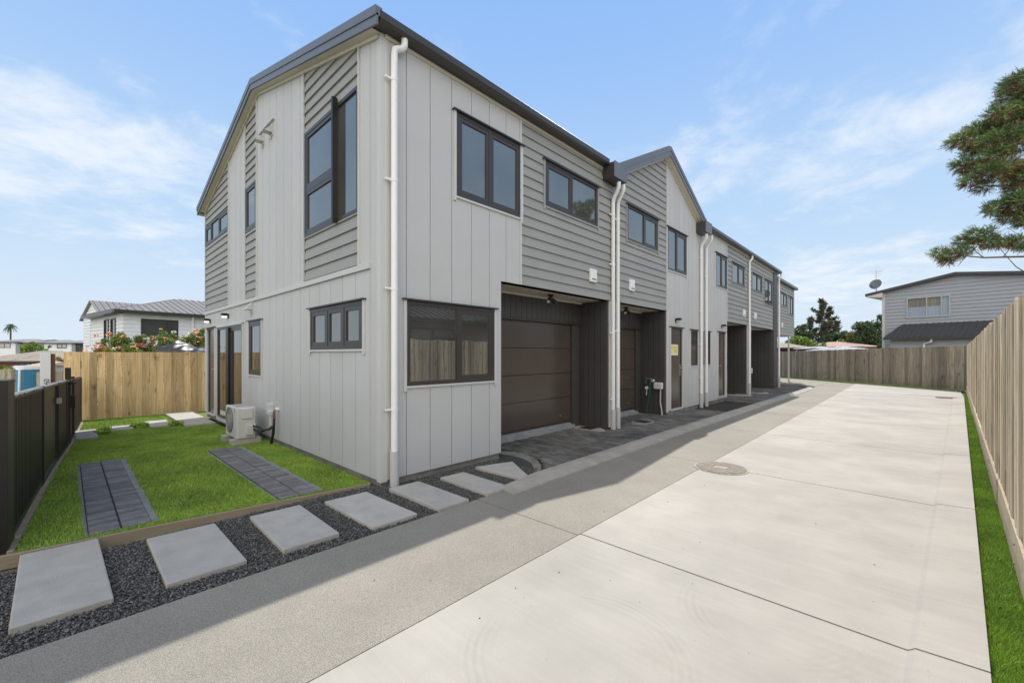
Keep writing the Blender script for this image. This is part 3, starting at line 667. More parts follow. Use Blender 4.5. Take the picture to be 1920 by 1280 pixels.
# ================================================================== townhouses
XF, YG = -4.644, 2.616
PF = Plane('X', XF); PG = Plane('-Y', YG)
XW = -13.92                                 # left end of the gable wall
RX = -9.28                                  # ridge
ZE = 5.46; SL = 0.272
PITF, PHF = 0.3615, 2.955; PITG, PHG = 0.379, -4.885
def gz(u): return ZE+SL*(min(XF-u, u-XW) if True else 0)
def gable_clip(poly):
    # z <= ZE + SL*(XF-u)  and  z <= ZE + SL*(u-XW)
    return half(half(poly, SL, 1, ZE+SL*XF), -SL, 1, ZE-SL*XW)
def house(n, loc, label): return empty('townhouse', loc, label, 'townhouse', 'terrace of townhouses')
def core(parent, y0, y1, xf=XF, low=True, deep=0.0):
    b = MB()
    b.box(XW+0.16, xf-0.16, y0+0.01, y1-0.01, 2.80, 5.44)
    b.box(XW+0.16, xf-0.16-deep, y0+0.01, y1-0.01, -0.05, 2.795)
    return b.build('wall', M['cladcore'], parent)
def sidewall(mb, x, y0, y1, z0, z1): mb.box(x, x+0.15, y0, y1, z0, z1)
def pipe(parent, pts, boot=0.42, r=0.041, clips=(4.9, 2.9, 1.5, 0.75), xw=XF):
    b = MB(); b.tube(pts, r, 14)
    x, y = pts[-1][0], pts[-1][1]
    for z in clips:
        b.box(xw, x+0.0, y-0.012, y+0.012, z-0.01, z+0.01); b.box(x-0.02, x+0.0, y-0.12, y-0.04, z-0.012, z+0.012); b.tube([(x, y, z-0.02), (x, y, z+0.02)], r+0.004, 14)
    o = b.build('downpipe', M['white'], parent); smooth_by_angle(o)
    b = MB(); b.tube([(x, y, -0.03), (x, y, boot)], r+0.014, 14); smooth_by_angle(b.build('downpipe_boot', M['offw'], parent))
def lamp_box(parent, pl, u, z, lit=True):
    b = MB(); rbox(b, pl, u-0.05, u+0.05, z-0.05, z+0.05, 0.018, 0.05); rbox(b, pl, u-0.055, u+0.055, z+0.0, z+0.06, 0.05, 0.16)
    o = b.build('wall_light', M['black'], parent)
    b = MB(); rbox(b, pl, u-0.045, u+0.045, z-0.045, z-0.002, 0.055, 0.15); b.build('lens', M['lamp'] if lit else M['offw'], o)
def vent_hood(parent, pl, u, z, m='trim', s=1.0):
    b = MB(); rbox(b, pl, u-0.09*s, u+0.09*s, z-0.11*s, z+0.11*s, 0.018, 0.03)
    a = [pl.T(u-0.075*s, z+0.09*s, 0.03), pl.T(u-0.075*s, z-0.06*s, 0.03), pl.T(u-0.075*s, z-0.06*s, 0.16*s)]
    c = [pl.T(u+0.075*s, z+0.09*s, 0.03), pl.T(u+0.075*s, z-0.06*s, 0.03), pl.T(u+0.075*s, z-0.06*s, 0.16*s)]
    b.prism(a, c); rbox(b, pl, u-0.012, u+0.012, z-0.17*s, z-0.11*s, 0.03, 0.06); b.build('vent_hood', M[m], parent)
def meter(parent, pl, u0, u1, z0, z1):
    b = MB(); rbox(b, pl, u0, u1, z0, z1, 0.02, 0.075); o = b.build('meter_box', M['white'], parent, bevel=0.012)
    b = MB(); rbox(b, pl, u0+0.03, u1-0.03, z0+0.045, z0+0.065, 0.075, 0.078); b.build('label_plate', M['gutter'], o)
def spot(parent, x, y, z):
    b = MB(); b.tube([(x, y, z), (x, y, z-0.03)], 0.06, 16); b.tube([(x, y, z-0.03), (x, y, z-0.07)], 0.03, 10); b.box(x-0.03, x+0.03, y-0.05, y+0.05, z-0.10, z-0.06)
    o = b.build('security_light', M['black'], parent)
    for sgn in (-1, 1):
        b = MB(); p0 = Vector((x, y+sgn*0.05, z-0.08)); dd = Vector((0.4, sgn*0.7, -0.75)).normalized()
        b.tube([p0, p0+dd*0.05, p0+dd*0.10], [0.028, 0.036, 0.042], 14); h_ = b.build('lamp_head', M['black'], o)
        b = MB(); b.tube([p0+dd*0.10, p0+dd*0.104], 0.034, 14); b.build('lens', M['offw'], h_)
def entry_door(parent, pl, u0, u1, z0, z1, frame_m='trim', hinge=1, o=0.0):
    b = MB(); e = 0.06
    rbox(b, pl, u0-e, u0, z0, z1+0.02, -0.05, 0.05); rbox(b, pl, u1, u1+e, z0, z1+0.02, -0.05, 0.05); rbox(b, pl, u0, u1, z0-0.03, z0+0.01, -0.05, 0.05)
    fr = b.build('door_frame', M[frame_m], parent)
    b = MB(); rbox(b, pl, u0-e-0.02, u1+e+0.02, z1+0.022, z1+0.042, 0, 0.08); b.build('flashing', M['gutter'], fr)
    b = MB(); rbox(b, pl, u0+0.002, u1-0.002, z0+0.012, z1+0.018, -0.045, -0.005); dr = b.build('door', M['edoor'], parent)
    b = MB(); rbox(b, pl, u0+0.002, u1-0.002, z1-0.02, z1+0.018, -0.004, 0.02); rbox(b, pl, u0+0.002, u0+0.03, z0+.012, z1-0.021, -0.004, 0.015); rbox(b, pl, u1-0.03, u1-0.002, z0+.012, z1-0.021, -0.004, 0.015); b.build('door_stop', M['frame'], dr)
    uu = u1-0.09 if hinge > 0 else u0+0.09
    b = MB(); rbox(b, pl, uu-0.02, uu+0.02, 1.02, 1.32, -0.004, 0.008)
    b.tube([pl.T(uu, 1.22, 0.008), pl.T(uu, 1.22, 0.055), pl.T(uu-0.13*hinge, 1.22, 0.055)], 0.011, 8); b.build('handle', M['steel'], dr)
    return dr
def gutter_run(parent, y0, y1, xw=XF, z=5.47):
    b = MB()
    prof = [(0.03, z), (0.17, z), (0.195, z+0.03), (0.195, z+0.115), (0.18, z+0.13), (0.17, z+0.118), (0.17, z+0.02), (0.045, z+0.02), (0.045, z+0.13), (0.03, z+0.13)]
    # open channel: outer and inner skins
    A = [(xw+o, y0, zz) for o, zz in prof]; B = [(xw+o, y1, zz) for o, zz in prof]
    n = len(prof); vs = A+B; fs = [(i, (i+1) % n, n+(i+1) % n, n+i) for i in range(n)]
    b.add(vs, fs, .5)
    b.prism([(xw+0.03, y0, z), (xw+0.17, y0, z), (xw+0.195, y0, z+0.03), (xw+0.195, y0, z+0.115), (xw+0.03, y0, z+0.13)], [(xw+0.03, y0+0.004, z), (xw+0.17, y0+0.004, z), (xw+0.195, y0+0.004, z+0.03), (xw+0.195, y0+0.004, z+0.115), (xw+0.03, y0+0.004, z+0.13)])
    b.prism([(xw+0.03, y1-.004, z), (xw+0.17, y1-.004, z), (xw+0.195, y1-.004, z+0.03), (xw+0.195, y1-.004, z+0.115), (xw+0.03, y1-.004, z+0.13)], [(xw+0.03, y1, z), (xw+0.17, y1, z), (xw+0.195, y1, z+0.03), (xw+0.195, y1, z+0.115), (xw+0.03, y1, z+0.13)])
    b.box(xw-0.02, xw+0.028, y0+0.01, y1-0.01, z+0.05, z+0.13)
    b.build('gutter', M['gutter'], parent)
    b = MB(); b.box(xw+0.0, xw+0.045, y0+0.15, y1, z-0.045, z-0.004); b.build('soffit_strip', M['soffit'], parent)
def main_roof(parent, y0, y1, xf=XF, zr=None):
    b = MB(); xe = xf+0.06; zt = 5.64; ridge = zt+SL*(xf-RX)-0.02
    ribs_roof(b, [(xe, y0, zt-0.03), (xe, y1, zt-0.03), (RX, y1, ridge), (RX, y0, ridge)], (1, 0, -SL), 0.2, 0.025, 0.03, 0.045)
    xl = 2*RX-xe
    ribs_roof(b, [(RX, y0, ridge), (RX, y1, ridge), (xl, y1, zt-0.03), (xl, y0, zt-0.03)], (-1, 0, -SL), 0.2, 0.025, 0.03, 0.045)
    b.box(RX-0.12, RX+0.12, y0, y1, ridge-0.03, ridge+0.03)
    return b.build('roof', M['roof'], parent)
def recess(parent, y0, y1, z1, depth, side=True, xf=XF, back=True):
    """dark-lined recess under the overhanging upper floor"""
    b = MB(); b.box(xf-depth-0.02, xf+0.0, y0, y1, z1, z1+0.05); b.build('soffit', M['soffit'], parent)
    b = MB(); b.box(xf-depth, xf-depth+0.03, y0, y1, z1-0.035, z1-0.002); b.build('soffit_trim', M['soffit'], parent)
    b = MB(); ps = Plane('-Y', y1)
    b.box(xf-depth-0.05, xf-0.001, y1+0.004, y1+0.02, 0.0, z1)
    panels(b, ps, rect(xf-depth, xf-0.02, 0.02, z1-0.002), [], 0.15, xf-0.02, 0.008, 0.0, 0.016)
    b.build('recess_cladding', M['dark'], parent)
    b = MB(); b.box(xf-depth-0.05, xf-0.001, y0-0.02, y0-0.004, 0.0, z1); b.build('recess_cladding', M['dark'], parent)
def garage_door(parent, y0, y1, z0, z1, xo, ztop):
    pl = Plane('X', xo); b = MB(); n = 4; hh = (z1-z0)/n
    for k in range(n):
        a, c = z0+k*hh+0.006, z0+(k+1)*hh-0.006
        rbox(b, pl, y0, y1, a, c, -0.02, 0.012); rbox(b, pl, y0, y1, a, a+0.03, 0.012, 0.018)
    rbox(b, pl, y0, y1, z0, z1, -0.06, -0.022)
    gd = b.build('garage_door', M['gdoor'], parent)
    b = MB(); b.tube([(xo+0.012, y1-0.35, z0+0.14), (xo+0.03, y1-0.35, z0+0.14)], 0.022, 12); b.build('lock', M['steel'], gd)
    return gd
# ---------------- U1
def garage_back(parent, y0, y1, dy0, dy1, dz0, dz1, xb, ztop):
    pl = Plane('X', xb); b = MB()
    rbox(b, pl, y0, y1, 0.0, ztop, -0.12, -0.065)
    panels(b, pl, rect(y0, y1, dz1+0.05, ztop), [], 0.15, y0+0.05, 0.008, -0.06, 0.0)
    rbox(b, pl, dy1+0.02, y1, 0.0, dz1+0.048, -0.06, -0.001)
    if dy0-0.02 > y0: rbox(b, pl, y0, dy0-0.02, 0.0, dz1+0.048, -0.06, -0.001)
    b.build('garage_surround', M['dark'], parent)
    b = MB(); rbox(b, pl, dy0-0.02, dy1+0.35, dz1+0.0, dz1+0.045, -0.02, 0.035); rbox(b, pl, dy1+0.3, dy1+0.34, 0.1, dz1, -0.0, 0.012); b.build('garage_door_head', M['frame'], parent)
    b = MB(); b.prism([(xb-0.12, y0, -0.05), (xb+0.06, y0, -0.05), (xb+0.06, dy1+0.1, -0.05), (xb-0.12, dy1+0.1, -0.05)], [(xb-0.12, y0, dz0-0.01), (xb+0.02, y0, dz0-0.10), (xb+0.02, dy1+0.1, dz0-0.10), (xb-0.12, dy1+0.1, dz0-0.01)]); b.build('threshold', M['mort'], parent)
ZB = 2.74
U1E, U2E, U3E, U4E = 8.06, 13.40, 18.62, 23.42
h1 = house(1, (XF, YG, 0), 'nearest grey townhouse with the big gable wall, corner downpipe and two pane ground window')
core(h1, YG+0.15, U1E, deep=0.62)
wF = [(2.95, 4.49, 1.20, 2.285), (3.75, 5.10, 3.82, 5.0), (5.73, 7.42, 4.19, 4.985)]
rc1 = (4.65, 7.88)
b = MB()
for p in pieces(rect(YG+0.02, U1E-0.003, 0.07, 5.5), wF+[(rc1[0], rc1[1]+0.0, 0.0, ZB)]): ext(b, PF, p, -0.15, -0.001)
holesG = [(-6.95, -5.17, 3.44, 5.08), (-10.16, -9.41, 4.14, 5.07), (-13.85, -11.51, 4.50, 5.03), (-6.72, -5.05, 1.67, 2.29), (-9.90, -9.11, 1.19, 2.27), (-13.66, -12.76, 0.05, 2.30), (-12.56, -10.36, 0.05, 2.25)]
for p in pieces(gable_clip(rect(XW, XF-0.001, 0.07, 7.2)), holesG): ext(b, PG, p, -0.15, -0.001)
b.box(XW, XW+0.15, YG+0.16, U1E-0.003, 0.07, 5.44)
b.build('wall', M['cladcore'], h1)
b = MB()
panels(b, PF, rect(YG+0.07, 5.08, 0.07, 5.5), wF+[(rc1[0], 9, 0.0, ZB)], PITF, PHF)
b.build('cladding', M['clad'], h1); b = MB()
PB = [(-6.97, -5.17), (-10.16, -9.41), (-13.86, -11.51)]
up = [(a, c, 2.74, 9) for a, c in PB]
panels(b, PG, gable_clip(rect(XW+0.03, XF-0.07, 0.07, 7.2)), holesG+up, PITG, PHG)
b.build('cladding', M['clad'], h1)
b = MB()
boards(b, PF, rect(5.12, U1E-0.004, ZB, 5.5), [(5.73, 7.42, 4.19, 4.985)], z_phase=ZB)
b.build('weatherboards', M['wb'], h1)
for a, c in PB:
    hs_ = [h for h in holesG if h[0] > a-0.1 and h[1] < c+0.1 and h[2] > 2.7]
    for (q0, q1) in (((2.755, 4.14), (5.07, 7.2)) if a < -10 and a > -11 else ((2.755, 7.2),)):
        b = MB(); boards(b, PG, gable_clip(rect(a+0.01, c-0.01, q0, q1)), hs_ if q1-q0 > 4 else [], z_phase=2.755); b.build('weatherboards', M['wb'], h1)
b = MB()     # corner boards, panel trims, belt
b.box(XF-0.07, XF+0.022, YG-0.022, YG+0.068, 0.05, 5.47)
b.build('corner_board', M['trim'], h1); b = MB(); rbox(b, PF, 5.082, 5.118, ZB, 5.5, 0.0, 0.036); b.build('panel_trim', M['trim'], h1); b = MB()
rbox(b, PF, 7.90, 7.96, 0.05, ZB-0.005, 0.0, 0.03); b.build('party_wall_trim', M['trim'], h1)
for a, c in PB:
    for u in (a-0.03, c):
        if u > XW:
            b = MB(); ext(b, PG, gable_clip(rect(u, u+0.03, 2.742, 7.2)), 0.0, 0.042); b.build('panel_trim', M['trim'], h1)
b = MB()
rbox(b, PG, XW-0.02, XF-0.22, 2.665, 2.738, 0.0, 0.05)
b.build('belt_board', M['trim'], h1); b = MB(); b.box(XW-0.03, XW+0.03, YG-0.024, YG+0.06, 0.05, 5.42)
b.build('corner_board', M['trim'], h1)
b = MB(); b.box(XF-0.13, XF-0.012, YG+0.04, 4.65, -0.09, 0.068); b.box(XW+0.02, XF-0.02, YG+0.012, YG+0.13, -0.09, 0.068); b.build('foundation', M['concbase'], h1)
# gable soffit strip and barge
b = MB(); c2 = MB(); c3 = MB()
for (ua, ub) in ((XF+0.19, RX), (RX, XW-0.22)):
    za = ZE-0.052; zb_ = ZE-0.052+SL*abs(ub-ua)-0.0
    def P(u, base): return base+SL*(abs(u-ua) if ua != RX else (abs(RX-(XF+0.19))-abs(u-RX)))
    z0a, z0b = P(ua, ZE-0.06), P(ub, ZE-0.06)
    y0, y1 = YG-0.17, YG-0.145
    def sl(mb, y0, y1, lo, hi): mb.prism([(ua, y0, z0a+lo), (ub, y0, z0b+lo), (ub, y1, z0b+lo), (ua, y1, z0a+lo)], [(ua, y0, z0a+hi), (ub, y0, z0b+hi), (ub, y1, z0b+hi), (ua, y1, z0a+hi)], .5)
    sl(b, y0, y1, 0.0, 0.13); sl(b, y0-0.012, y1+0.05, 0.105, 0.215)
    if ua > XF: ua, z0a = XF+0.02, z0a+SL*0.17
    sl(c2, y1+0.002, YG+0.02, 0.0, 0.018)
b.build('barge_board', M['roof'], h1); c2.build('soffit', M['soffit'], h1)
b = MB()
for (ua, ub) in ((XF-0.02, RX), (RX, XW+0.02)):
    f = lambda u: gz(u)
    ext(b, PG, [(min(ua, ub), f(min(ua, ub))-0.055), (max(ua, ub), f(max(ua, ub))-0.055), (max(ua, ub), f(max(ua, ub))), (min(ua, ub), f(min(ua, ub)))], 0.019, 0.05)
b.build('soffit_strip', M['soffit'], h1)
main_roof(h1, YG-0.16, U1E+0.0)
gutter_run(h1, YG-0.12, 7.62)
b = MB(); b.box(XW-0.2, XW-0.03, YG-0.13, U1E, 5.42, 5.53); b.build('gutter', M['gutter'], h1)
recess(h1, rc1[0], rc1[1], ZB+0.0, 0.68)
garage_back(h1, rc1[0], rc1[1], 4.72, 7.52, 0.17, 2.24, XF-0.68, ZB)
garage_door(h1, 4.72, 7.52, 0.17, 2.24, XF-0.73, ZB)
window(PF, h1, 2.95, 4.49, 1.20, 2.285, splits=(3.78,), sash=(1,), label='two pane ground floor window beside the garage')
window(PF, h1, 3.75, 5.10, 3.82, 5.0, splits=(4.40,), sash=(0, 1))
window(PF, h1, 5.73, 7.42, 4.19, 4.985, splits=(6.53,), sash=(0,), trim='wb')
window(PG, h1, -6.95, -5.17, 3.44, 5.08, splits=(-5.78,), sash=(0,), hsplit={0: 4.17}, trim=False, label='large upstairs window with a black upright fin')
b = MB(); b.box(-5.81, -5.765, YG-0.105, YG-0.036, 3.42, 5.15); b.build('window_fin', M['black'], h1)
window(PG, h1, -10.15, -9.42, 4.14, 5.07, sash=(0,), trim=False)
window(PG, h1, -13.84, -11.52, 4.50, 5.03, splits=(-13.2, -12.4), sash=(0, 2), trim=False)
window(PG, h1, -6.72, -5.05, 1.67, 2.29, splits=(-6.12, -5.6), sash=(0, 1, 2), sw=0.06)
window(PG, h1, -9.90, -9.11, 1.19, 2.27, sash=(0,))
window(PG, h1, -12.52, -10.36, 0.06, 2.25, splits=(-11.45,), sash=(1,), trim=False, sw=0.07, label='full height glass doors onto the lawn')
b = MB(); b.box(-11.56, -11.36, YG-0.075, YG-0.04, 0.08, 2.22); b.build('door_leaf', M['black'], h1)
b = MB(); rbox(b, PG, -12.60, -12.53, 0.0, 2.27, 0.0, 0.05); rbox(b, PG, -10.35, -10.30, 0.0, 2.27, 0.0, 0.05); rbox(b, PG, -12.53, -10.35, -0.02, 0.055, -0.05, 0.05); rbox(b, PG, -12.6, -10.3, 2.255, 2.30, 0, 0.05); b.build('door_frame', M['trim'], h1)
entry_door(h1, PG, -13.60, -12.80, 0.06, 2.26, hinge=1)
lamp_box(h1, PG, -13.35, 2.47); lamp_box(h1, PG, -11.55, 2.49)
vent_hood(h1, PG, -9.75, 2.56); vent_hood(h1, PG, -9.03, 5.72); vent_hood(h1, PG, -8.55, 5.72)
b = MB(); rbox(b, PG, -9.2, -8.38, 5.86, 5.875, 0.018, 0.06); b.build('vent_flashing', M['trim'], h1)
pipe(h1, [(-4.52, 2.86, 5.50), (-4.52, 2.86, 5.40), (-4.53, 2.84, 5.35), (-4.56, 2.79, 5.335), (-4.57, 2.755, 5.32), (-4.572, 2.75, 5.26), (-4.572, 2.75, 0.0)], clips=(4.95, 3.72, 2.40, 0.93))
meter(h1, PF, 7.12, 7.34, 3.04, 3.30)
spot(h1, -4.98, 6.35, ZB)
# box gutter end between the first two houses
def box_end(parent, y0, y1, x1=-4.345, z0=5.215, z1=5.515):
    b = MB(); b.box(XF-0.10, x1-0.006, y0, y1, z0, z1); b.box(XF-0.02, x1-0.02, y0-0.004, y0, z0, z1-0.01); b.build('rainwater_head', M['gutter'], parent)
    b = MB(); b.box(x1-0.005, x1+0.002, y0-0.006, y1+0.03, z0+0.0, z1+0.02); b.build('rainwater_head_cover', M['roof'], parent)
box_end(h1, 7.63, 8.13)
dp = lambda y, top: [(-4.40, y-0.07, top), (-4.40, y-0.07, top-0.10), (-4.45, y-0.05, top-0.17), (-4.55, y-0.01, top-0.28), (-4.572, y, top-0.36), (-4.572, y, 0.0)]
pipe(h1, dp(7.97, 5.18), boot=0.44, clips=(4.55, 3.5, 2.05, 0.65))
# ---------------- U2
h2 = house(2, (XF, U1E, 0), 'second townhouse, with a small cross gable and a notice on its brown door')
core(h2, U1E, U2E, deep=0.62)
G2L, G2R, G2C, G2Z, SL2 = 8.08, 13.30, 10.68, 5.46, 0.50
def g2clip(poly): return half(half(poly, -SL2, 1, G2Z-SL2*G2L), SL2, 1, G2Z+SL2*G2R)
hol2 = [(8.66, 10.24, 4.18, 4.97), (10.82, 12.12, 3.83, 4.945), (11.02, 11.81, 0.10, 2.32), (12.44, 12.99, 1.27, 2.31)]
rc2 = (8.36, 10.77)
b = MB()
for p in pieces(g2clip(rect(U1E, U2E-.003, 0.07, 7.2)), hol2+[(rc2[0], rc2[1], 0, ZB)]): ext(b, PF, p, -0.15, -0.001)
b.build('wall', M['cladcore'], h2)
b = MB(); panels(b, PF, g2clip(rect(10.79, U2E-0.02, 0.09, 7.2)), hol2, 0.327, 10.66); b.build('cladding', M['clad'], h2); b = MB(); rbox(b, PF, 7.97, 8.355, 0.05, ZB-0.003, -0.0, 0.019); b.build('party_wall', M['clad'], h2)
b = MB(); boards(b, PF, g2clip(rect(U1E+0.004, 10.76, ZB, 7.2)), hol2, z_phase=ZB); b.build('weatherboards', M['wb'], h2)
b = MB(); ext(b, PF, g2clip(rect(10.762, 10.788, ZB, 7.2)), 0.0, 0.04); rbox(b, PF, 10.775, 10.90, 0.07, ZB, 0.019, 0.03); b.build('trim', M['trim'], h2)
b = MB(); b.box(XF-0.13, XF-0.012, 10.78, U2E, -0.09, 0.088); b.box(XF-0.01, XF+0.04, 10.80, 12.7, -0.09, 0.075); b.build('foundation', M['concbase'], h2)
b = MB(); s_ = MB()
xo = -4.46
for (ya, yb) in ((G2L-0.16, G2C), (G2C, G2R+0.05)):
    zf = lambda y: G2Z-0.05+SL2*(min(y-G2L, G2R-y))
    def sl2(mb, x0, x1, lo, hi): mb.prism([(x0, ya, zf(ya)+lo), (x0, yb, zf(yb)+lo), (x1, yb, zf(yb)+lo), (x1, ya, zf(ya)+lo)], [(x0, ya, zf(ya)+hi), (x0, yb, zf(yb)+hi), (x1, yb, zf(yb)+hi), (x1, ya, zf(ya)+hi)], .5)
    sl2(b, xo-0.02, xo, 0.0, 0.15); sl2(b, xo-0.06, xo+0.012, 0.12, 0.23)
    sl2(s_, XF-0.02, xo-0.022, 0.0, 0.02); sl2(s_, XF+0.019, XF+0.05, -0.045, -0.002)
b.build('barge_board', M['roof'], h2); s_.build('soffit', M['soffit'], h2)
b = MB(); zt = G2Z+0.14
rz = zt+SL2*(G2C-G2L)
ribs_roof(b, [(xo, G2L-0.05, zt-0.03), (XW, G2L-0.05, zt-0.03), (XW, G2C, rz), (xo, G2C, rz)], (0, -1, -SL2), 0.2, 0.025, 0.03, 0.045)
ribs_roof(b, [(xo, G2R+0.05, zt-0.03), (XW, G2R+0.05, zt-0.03), (XW, G2C, rz), (xo, G2C, rz)], (0, 1, -SL2), 0.2, 0.025, 0.03, 0.045)
b.box(XW, xo, G2C-0.1, G2C+0.1, rz-0.03, rz+0.03)
b.build('roof', M['roof'], h2)
b = MB(); b.prism([(XF-0.2, G2L, 5.44), (XF-0.2, G2R, 5.44), (XF-0.2, G2C, 6.7)], [(XW, G2L, 5.44), (XW, G2R, 5.44), (XW, G2C, 6.7)]); b.build('roof_void', M['cladcore'], h2)
recess(h2, rc2[0], rc2[1], ZB, 0.68)
garage_back(h2, rc2[0], rc2[1], 8.42, 10.45, 0.17, 2.26, XF-0.68, ZB)
garage_door(h2, 8.42, 10.45, 0.17, 2.26, XF-0.73, ZB)
window(PF, h2, 8.66, 10.24, 4.18, 4.97, splits=(9.50,), sash=(1,), trim='wb')
window(PF, h2, 10.82, 12.12, 3.83, 4.945, splits=(11.42,), sash=(1,))
window(PF, h2, 12.44, 12.99, 1.27, 2.31)
entry_door(h2, PF, 11.02, 11.81, 0.12, 2.30, hinge=1)
lamp_box(h2, PF, 11.40, 2.52, False); meter(h2, PF, 8.74, 8.95, 3.04, 3.30)
spot(h2, -4.98, 9.3, ZB)
pipe(h2, dp(8.17, 5.18), boot=0.46, clips=(4.5, 2.1)); pipe(h2, dp(13.18, 5.18), boot=0.42, clips=(4.5, 2.9, 1.9, 0.9))
box_end(h2, 12.90, 13.39)
# taps and gas regulator on the dark side wall of the second recess
PS = Plane('-Y', 10.77)
b = MB(); b.tube([PS.T(-5.16, 0.82, 0.02), PS.T(-5.16, 0.82, 0.10), PS.T(-5.10, 0.96, 0.12), PS.T(-4.92, 0.95, 0.12)], 0.017, 8); o = b.build('gas_regulator', M['steel'], h2)
b = MB(); rbox(b, PS, -4.92, -4.68, 0.68, 0.86, 0.03, 0.13); b.build('gas_meter', M['acw'], h2, bevel=0.03)
b = MB(); b.tube([PS.T(-4.96, 0.90, 0.01), PS.T(-4.96, 0.90, 0.09)], 0.035, 14); b.build('tap_flange', M['white'], h2)
b = MB(); b.tube([PS.T(-5.14, 0.70, 0.01), PS.T(-5.14, 0.70, 0.07)], 0.04, 14); b.tube([PS.T(-5.14, 0.66, 0.05), PS.T(-5.15, 0.5, 0.05)], 0.012, 8); b.build('tap_flange', M['white'], h2)
b = MB(); b.tube([PS.T(-4.74, 0.68, 0.08), PS.T(-4.75, 0.35, 0.08), PS.T(-4.70, 0.12, 0.10), PS.T(-4.68, 0.0, 0.12)], 0.018, 8); b.build('gas_pipe', M['offw'], h2)
M['hose'] = mat('green_hose', (0.01, 0.16, 0.09), 0.4)
b = MB(); b.tube([PS.T(-4.98, 0.92, 0.14), PS.T(-5.02, 0.6, 0.13), PS.T(-5.09, 0.25, 0.10), PS.T(-5.12, 0.02, 0.10)], 0.012, 8)
tag(b.build('garden_hose', M['hose']), 'thin green hose hanging from the taps in the second garage recess', 'hose')
# notice on the door
M['paper'] = mat('yellow_paper', (0.80, 0.66, 0.28), 0.7, 0.06, 8); M['paperw'] = mat('pale_paper', (0.86, 0.80, 0.62), 0.7, 0.04); M['ink'] = mat('ink', (0.16, 0.12, 0.05), 0.7)
nr = empty('notice', (XF, 11.35, 1.73), 'small yellow paper notice taped to the brown door of the second townhouse', 'notice')
b = MB(); rbox(b, PF, 11.10, 11.60, 1.575, 1.865, -0.0045, -0.002); b.build('sheet', M['paperw'], nr)
b = MB(); rbox(b, PF, 11.135, 11.57, 1.61, 1.85, -0.002, -0.0006); b.build('print_area', M['paper'], nr)
b = MB()
for k, (a_, c_) in enumerate(((11.16, 11.33), (11.16, 11.30), (11.35, 11.55), (11.35, 11.54), (11.35, 11.55), (11.35, 11.52), (11.35, 11.54))):
    z = (1.80, 1.77, 1.80, 1.765, 1.725, 1.685, 1.65)[k]; rbox(b, PF, a_, c_, z, z+0.006+(0.004 if k == 4 else 0), -0.0006, 0.0006)
b.build('print_lines', M['ink'], nr)
# ---------------- U3
h3 = house(3, (XF, U2E, 0), 'third townhouse, with a brown entry door left of its open dark garage recess')
core(h3, U2E, U3E, deep=1.75)
hol3 = [(14.60, 15.88, 3.84, 4.94), (16.37, 17.90, 4.17, 4.91), (13.52, 14.08, 1.27, 2.31), (14.81, 15.59, 0.18, 2.32)]
rc3 = (15.80, 18.34)
b = MB()
for p in pieces(rect(U2E, U3E-.003, 0.09, 5.5), hol3+[(rc3[0], rc3[1], 0, ZB)]): ext(b, PF, p, -0.15, -0.001)
b.build('wall', M['cladcore'], h3)
b = MB(); panels(b, PF, rect(U2E+0.005, 15.795, 0.10, 5.5), hol3, 0.33, 13.5); b.build('cladding', M['clad'], h3); b = MB(); rbox(b, PF, 18.342, U3E-0.003, 0.05, ZB-0.003, 0.0, 0.019); b.build('party_wall', M['clad'], h3)
b = MB(); boards(b, PF, rect(15.83, U3E-0.004, ZB, 5.5), hol3, z_phase=ZB); b.build('weatherboards', M['wb'], h3)
b = MB(); rbox(b, PF, 15.797, 15.828, ZB, 5.5, 0.0, 0.036); rbox(b, PF, 15.66, 15.795, 0.1, ZB, 0.019, 0.028); b.build('trim', M['trim'], h3)
b = MB(); b.box(XF-0.13, XF-0.012, U2E, 15.8, -0.09, 0.10); b.build('foundation', M['concbase'], h3)
recess(h3, rc3[0], rc3[1], ZB, 1.6); garage_back(h3, rc3[0], rc3[1], 15.9, 18.0, 0.12, 2.26, XF-1.6, ZB); garage_door(h3, 15.9, 18.0, 0.12, 2.26, XF-1.65, ZB)
window(PF, h3, 14.60, 15.78, 3.84, 4.94, splits=(15.2,), sash=(1,)); window(PF, h3, 16.37, 17.90, 4.17, 4.91, splits=(17.15,), sash=(1,), trim='wb'); window(PF, h3, 13.66, 14.08, 1.27, 2.31)
entry_door(h3, PF, 14.83, 15.57, 0.18, 2.32, hinge=-1); lamp_box(h3, PF, 15.25, 2.54, False); meter(h3, PF, 17.69, 17.95, 3.04, 3.30)
gutter_run(h3, 13.42, U3E); main_roof(h3, U2E, U3E)
pipe(h3, dp(13.62, 5.22), boot=0.42, clips=(4.0,)); pipe(h3, [(-4.50, 18.55, 5.48), (-4.50, 18.55, 5.36), (-4.57, 18.45, 5.25), (-4.572, 18.45, 0)], boot=0.45, clips=(4.7, 2.8, 0.9))
b = MB(); b.prism([(XF, U2E-0.02, 5.3), (XF, U2E+0.02, 5.3), (RX, U2E+0.02, 6.8), (RX, U2E-0.02, 6.8)], [(XF, U2E-0.02, 5.5), (XF, U2E+0.02, 5.5), (RX, U2E+0.02, 6.86), (RX, U2E-0.02, 6.86)]); b.build('roof_end', M['roof'], h3)
